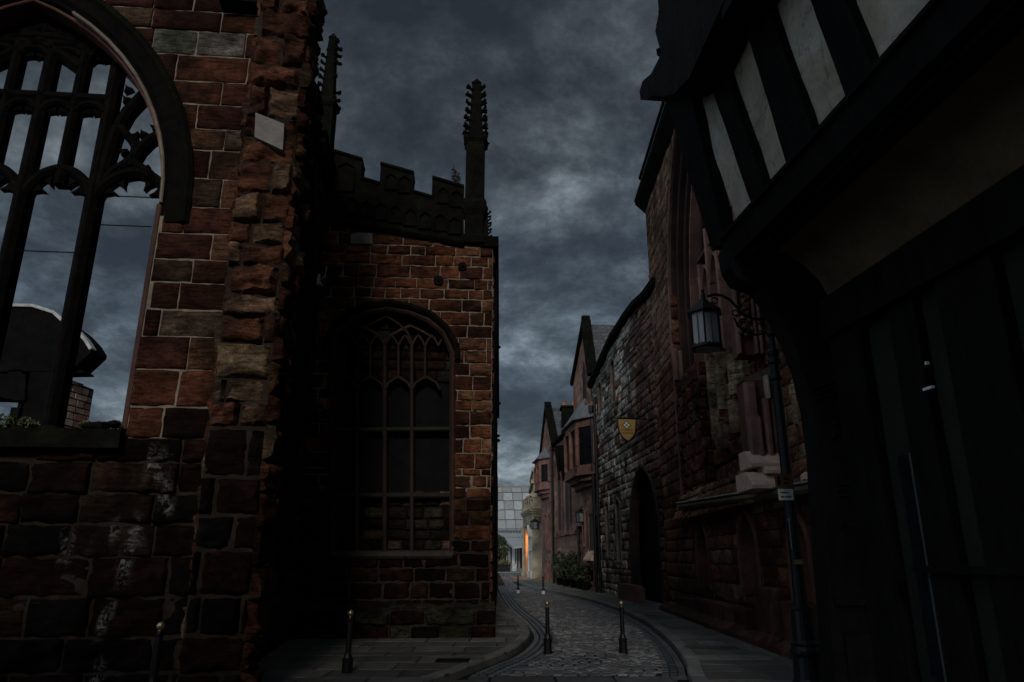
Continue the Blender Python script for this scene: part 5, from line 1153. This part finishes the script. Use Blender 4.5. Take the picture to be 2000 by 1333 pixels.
for k in range(6):
    a = k*math.pi/3+.2; p = Vector((lam.x+Rr_*math.cos(a), LY+Rr_*math.sin(a), 0)); ln.tube([p+Vector((0, 0, zB+.02)), p+Vector((0, 0, zE2))], .014, 5)
    b_ = a+math.pi/6; p2 = Vector((lam.x+(Rr_-.028)*math.cos(b_), LY+(Rr_-.028)*math.sin(b_), 0)); ln.tube([p2+Vector((0, 0, zB+.03)), p2+Vector((0, 0, zE2-.06))], .007, 4)
    for j in range(5): f = j/4; a2 = k*math.pi/3+.2; q0 = Vector((math.cos(a2), math.sin(a2), 0)); q1 = Vector((math.cos(a2+math.pi/3), math.sin(a2+math.pi/3), 0)); q = q0.lerp(q1, f)*(Rr_+.012); ln.blob((lam.x+q.x, LY+q.y, zB+.055), .015, j, rough=0, n=4)
lno = ln.build('lantern', M['iron'], sl_)
lg = MB(); lg.lathe(c_, [(Rr_-.02, zB+.02), (Rr_-.02, zE2-.01)], 6, rot=.2); lg.lathe(c_, [(.01, zB-.012), (Rr_-.04, zB-.004), (Rr_-.04, zB+.01)], 16); lg.build('lantern_glass', M['lamp_glass'], lno)
lp_plane = plane_y(LY-.10)
def plate(nm, x0, x1, y0, y1, mt, lab, cat, dep=.012, off=0.0):
    a = lp_plane.px(x0, y1); b = lp_plane.px(x1, y0); m2 = MB(); m2.box(lp_plane, a[0], b[0], a[1], b[1], off, off+dep)
    return m2, a, b
m2, a, b = plate('sign', 1515, 1546, 926, 955, 'sign_brown', '', '')
m2.box(lp_plane, (a[0]+b[0])/2-.03, (a[0]+b[0])/2+.03, a[1]+.03, a[1]+.06, -.08, 0)
so = m2.build('street_sign', M['sign_brown']); tag(so, 'small dark square plate with a round mark, above the pale plate on the lamp post', 'sign')
m3_ = MB(); cx3, cz3 = a[0]+(b[0]-a[0])*.2, (a[1]+b[1])/2; m3_.prism(lp_plane, [(cx3+.025*math.cos(k*.6283), cz3+.07*math.sin(k*.6283)) for k in range(10)], .012, .016); m3_.box(lp_plane, cx3+.06, cx3+.14, cz3+.02, cz3+.035, .012, .016); m3_.box(lp_plane, cx3+.06, cx3+.12, cz3-.035, cz3-.02, .012, .016); m3_.build('sign_mark', M['black_paint'], so)
m2, a, b = plate('sign', 1521, 1548, 956, 978, '', '', '')
so = m2.build('street_sign', M['sign_white']); tag(so, 'small pale grey plate with two lines of worn dark lettering on the lamp post', 'sign')
m3_ = MB()
for r0, segs in ((.68, ((.14, .2), (.22, .27), (.29, .36), (.38, .42), (.44, .52), (.58, .68))), (.3, ((.16, .21), (.23, .28), (.30, .36), (.42, .5), (.52, .58), (.60, .72), (.74, .8)))):
    for s0_, s1_ in segs:
        W_, H_ = b[0]-a[0], b[1]-a[1]; m3_.box(lp_plane, a[0]+W_*s0_, a[0]+W_*s1_, a[1]+H_*(r0-.07), a[1]+H_*(r0+rnd.uniform(.03, .10)), .012, .015)
m3_.build('worn_lettering', M['black_paint'], so)
m2, a, b = plate('sign', 1552, 1566, 1094, 1103, '', '', ''); tag(m2.build('number_plate', M['yellow']), 'tiny yellow plate low on the lamp post', 'plate')
m2 = MB(); m2.tube([at(1541, 1018, LY-.09), at(1547, 1074, LY-.09)], .006, 5); m2.blob(at(1541, 1017, LY-.09), .018, 3, n=5); tag(m2.build('cable', M['lead']), 'thin grey cable clipped down the lamp post below the plates', 'cable')

# wall lanterns on brackets
def wall_lantern(name, lab, base, c, r_, h, wall):
    t_ = thing(name, lab, 'wall lantern', wall, 'lanterns on wall brackets'); m = MB(); cx, cy, cz = c
    m.lathe((cx, cy, cz), [(r_*1.15, 0), (r_*1.15, h*.06), (r_*.9, h*.08)], 6); m.lathe((cx, cy, cz), [(r_*1.25, h*.68), (r_*1.25, h*.72), (r_*.2, h*.95), (r_*.12, h*1.05), (.01, h*1.12)], 6)
    for k in range(6): a = k*math.pi/3; m.tube([(cx+r_*math.cos(a), cy+r_*math.sin(a), cz+.02), (cx+r_*1.08*math.cos(a), cy+r_*1.08*math.sin(a), cz+h*.7)], r_*.09, 4)
    m.build('lantern', M['iron'], t_)
    g_ = MB(); g_.lathe((cx, cy, cz), [(r_*.9, h*.05), (r_*.97, h*.68)], 6); g_.build('lantern_glass', M['lead'], t_)
    b_ = MB(); top = Vector((cx, cy, cz+h*1.08)); wl = Vector(wall); b_.tube([top, (top+wl)/2+Vector((0, 0, .15)), wl+Vector((0, 0, .25))], .03, 6); b_.tube([(top*.6+wl*.4), (top+wl*2)/3-Vector((0, 0, .22)), wl-Vector((0, 0, .45))], .022, 5)
    k = (top+wl)/2; b_.tube([k+Vector((.14*math.cos(j*.7), 0, .14*math.sin(j*.7)-.05)) for j in range(9)], .016, 4); b_.build('bracket', M['iron'], t_)
p = at(1045, 1035, 54); q = at(1063, 1020, 54); wall_lantern('wall_lantern', 'small dark lantern on a scrolled bracket in front of the cream classical building', None, (p.x, 54, p.z), .28, .8, (q.x, 54.3, q.z))
p = at(1135, 1022, 38.5); q = at(1150, 1003, 38.5); wall_lantern('wall_lantern', 'dark glazed lantern under the oriel bay of the tall gabled house', None, (p.x, 38.5, p.z), .24, .75, (q.x+.1, 38.6, q.z))
# floodlights
def flood(lab, p, q):
    m = MB(); m.tube([q, p], .02, 5); d = Vector(p); m.wbox((d.x-.06, d.y-.05, d.z-.08), (d.x+.06, d.y+.05, d.z+.09)); m.tube([d+Vector((.05, 0, -.05)), d+Vector((.17, 0, .05)), d+Vector((.2, 0, .3))], .010, 4); m.wbox((d.x-.14, d.y-.08, d.z-.15), (d.x+.12, d.y+.08, d.z-.11)); tag(m.build('floodlight', M['white']), lab, 'floodlight')
p = at(619, 545, 14.9); flood('small pale floodlight with a looping cable in the corner where the ruin meets the chapel', p, p+Vector((-.2, .2, -.1)))
p = RF.P(2.4, at(561, 492, 11.5).z, .1)
m = MB(); a = at(552, 507, 11.6); b_ = at(565, 491, 11.6); m.tube([a, b_], .02, 6); m.blob(b_, .04, 3, n=6); m.tube([b_, b_+Vector((-.3, .3, .1))], .01, 4); tag(m.build('spotlight', M['white']), 'tiny pale spotlight inside the tall dark arch of the ruin', 'spotlight')

# ================================================================== bollards
def bollard_parts(root, reflect=False):
    m = MB(); m.lathe((0, 0, 0), [(.085, 0), (.085, .02), (.078, .03), (.074, .21), (.080, .22), (.080, .245), (.060, .26), (.050, .29), (.042, .32), (.036, .74), (.046, .75), (.046, .765), (.032, .775), (.024, .80)], 8, rot=math.pi/8)
    m.build('shaft', M['iron'], root, local=True)
    m = MB(); m.lathe((0, 0, 0), [(.022, .795), (.03, .80)]+[(.046*math.sin(math.pi*k/10), .848-.046*math.cos(math.pi*k/10)) for k in range(1, 10)]+[(.002, .894)], 14); m.build('ball_head', M['gold'], root, smooth=True, local=True)
    if reflect: m = MB(); m.lathe((0, 0, 0), [(.088, .012), (.088, .16)], 12); m.build('reflective_band', M['white'], root, local=True)
GRP = 'ball-headed iron bollards in the lane'
b0 = thing('bollard', 'black bollard with a gilt ball in the cobbled road, nearer the left kerb', 'bollard', (.64, 13.88, .0), GRP); bollard_parts(b0)
copy_tree(b0, (2.0, 13.95, .0), 'black gilt-balled bollard on the cobbles closest to the right kerb')
copy_tree(b0, (-2.31, 10.95, PZ-.06), 'gilt-topped bollard on the left pavement before the blocked chapel window')
copy_tree(b0, (-3.86, 8.45, PZ-.02), 'gilt-topped bollard in the dark at the foot of the ruined window wall')
b1 = thing('bollard', 'distant white-footed bollard, left of the far pair, on the cobbles', 'bollard', (.29, 36.3, 0), GRP); bollard_parts(b1, True)
copy_tree(b1, (1.46, 35.5, 0), 'distant white-footed bollard of the far pair nearest the right pavement edge')

# ================================================================== plants
def potted(x, y, Y, h, w_, seed, lab):
    p = at(x, y, Y); r_ = thing('potted_shrub', lab, 'shrub', (p.x, Y, PZ), 'dark shrubs in pots against the brown houses')
    m = MB(); m.lathe((p.x, Y, PZ), [(.17, 0), (.24, .38), (.26, .40), (.24, .41), (.2, .36)], 10); m.build('pot', M['black_stone'], r_)
    m = MB(); leaves(m, (p.x, Y, PZ+.4+h*.45), (w_, w_, h*.55), 420, .11, [(.035, .045, .022), (.05, .055, .03), (.03, .035, .02)], seed); m.build('foliage', M['leaf'], r_)
potted(1094, 1140, 44.5, 1.5, .42, 2, 'dark leafy shrub in a pot, farthest of the row below the slit windows')
potted(1106, 1140, 42.5, 1.3, .5, 3, 'broad dark shrub in a pot, second from the far end of the row')
potted(1120, 1145, 40.5, 1.5, .5, 4, 'tallest dark shrub in a pot, beneath the string course near the lantern')
potted(1132, 1148, 39.0, .9, .4, 5, 'low dark shrub in a pot right of the tallest one')
potted(1145, 1150, 37.2, .8, .38, 6, 'small shrub in a pot nearest the camera, under the tall gabled house window')
wd = MB(); 
for i in range(5): a = at(886+i*2, 362, 15.65); b_ = at(886+i*2+rnd.uniform(-4, 5), 322+i*5, 15.65); wd.tube([a, (a+b_)/2+Vector((.02, 0, 0)), b_], .006, 4, (.03, .03, .02)); leaves(wd, (a+b_)/2, (.07, .07, .22), 40, .03, [(.05, .05, .03)], i)
tag(wd.build('weed', M['leaf']), 'spindly weed growing on the battlement beside the tall pinnacle', 'weed')
wd = MB()
for x, r_ in ((8, .22), (30, .2), (58, .1), (170, .08), (225, .1)): q = LF.px(x, 828, -.35); leaves(wd, LF.P(q[0], WS+.10, -.35), (r_, .12, r_*.55), 160, .035, [(.06, .075, .03), (.10, .11, .06), (.05, .05, .03)], int(x))
tag(wd.build('sill_weeds', M['leaf'], None), 'mossy clumps and weeds growing along the ruined window sill', 'weeds')

# ================================================================== unseen house added behind the viewpoint to shade the lower walls
bh = thing('shading_house', 'unseen plain house added behind the viewpoint to shade the lower walls', 'house', (-5, -10, 0))
BHF = Fr((-18, -9, 0), (1, 0, 0), (0, 0, 1), (0, 1, 0))
m = MB(); m.prism(BHF, [(0, 0), (20.5, 0), (20.5, 9.6), (0, 9.6)], -7, 0); m.build('wall', M['brown_stone'], bh)
m = MB(); m.prism(Fr((-18.3, 0, 0), (0, 1, 0), (0, 0, 1), (1, 0, 0)), [(-16.3, 9.5), (-12.5, 11.2), (-8.7, 9.5), (-8.7, 9.62), (-12.5, 11.4), (-16.3, 9.62)], 0, 21); m.build('roof', M['slate'], bh)
for u in (3, 7, 11, 15):
    for z in (1.2, 4.8): window(bh, BHF, (u, u+1.2, z, z+2))

# drain and inspection covers, leaf litter
c = MB(); p = at(886, 1298, 12.4); c.box(PF, p.x-.26, p.x+.26, 11.95, 12.4, .001, .012, (.05, .05, .05)); c.box(PF, p.x-.2, p.x+.2, 12.0, 12.35, .012, .016, (.03, .03, .03))
tag(c.build('drain_cover', M['iron']), 'square iron drain cover in the left pavement near the kerb', 'drain cover')
c = MB(); p = at(1370, 1268, 15.4)
for i in range(5): c.box(PF, p.x-.22+i*.1, p.x-.17+i*.1, 14.5, 14.9, .002, .014, (.2, .2, .2))
c.box(PF, p.x-.3, p.x+.33, 14.42, 14.98, -.004, .009, (.09, .09, .09)); tag(c.build('drain_cover', M['flag']), 'slotted drain grating in the right pavement beside the kerb', 'drain cover')
c = MB(); rl = random.Random(9)
for i in range(150):
    y = rl.uniform(11, 40); left = rl.random() < .45; x = kl(y)-rl.uniform(.15, 2.6)**1.0 if left else kr(y)+rl.uniform(.12, 1.6)
    if rl.random() < .35: x = kl(y)+rl.uniform(.02, .4) if left else kr(y)-rl.uniform(.02, .3)
    z = PZ+.012 if (x < kl(y) or x > kr(y)) else .02; a = rl.uniform(0, 6.3); r_ = rl.uniform(.012, .035)
    c.add([(x+r_*math.cos(a+k*1.57)*(1 if k % 2 else .5), y+r_*math.sin(a+k*1.57)*(1 if k % 2 else .5), z+.004*k) for k in range(4)], [(0, 1, 2, 3)], rl.choice([(.16, .12, .07), (.3, .28, .24), (.08, .06, .03)]))
tag(c.build('leaf_litter', M['leaf']), kind='stuff')
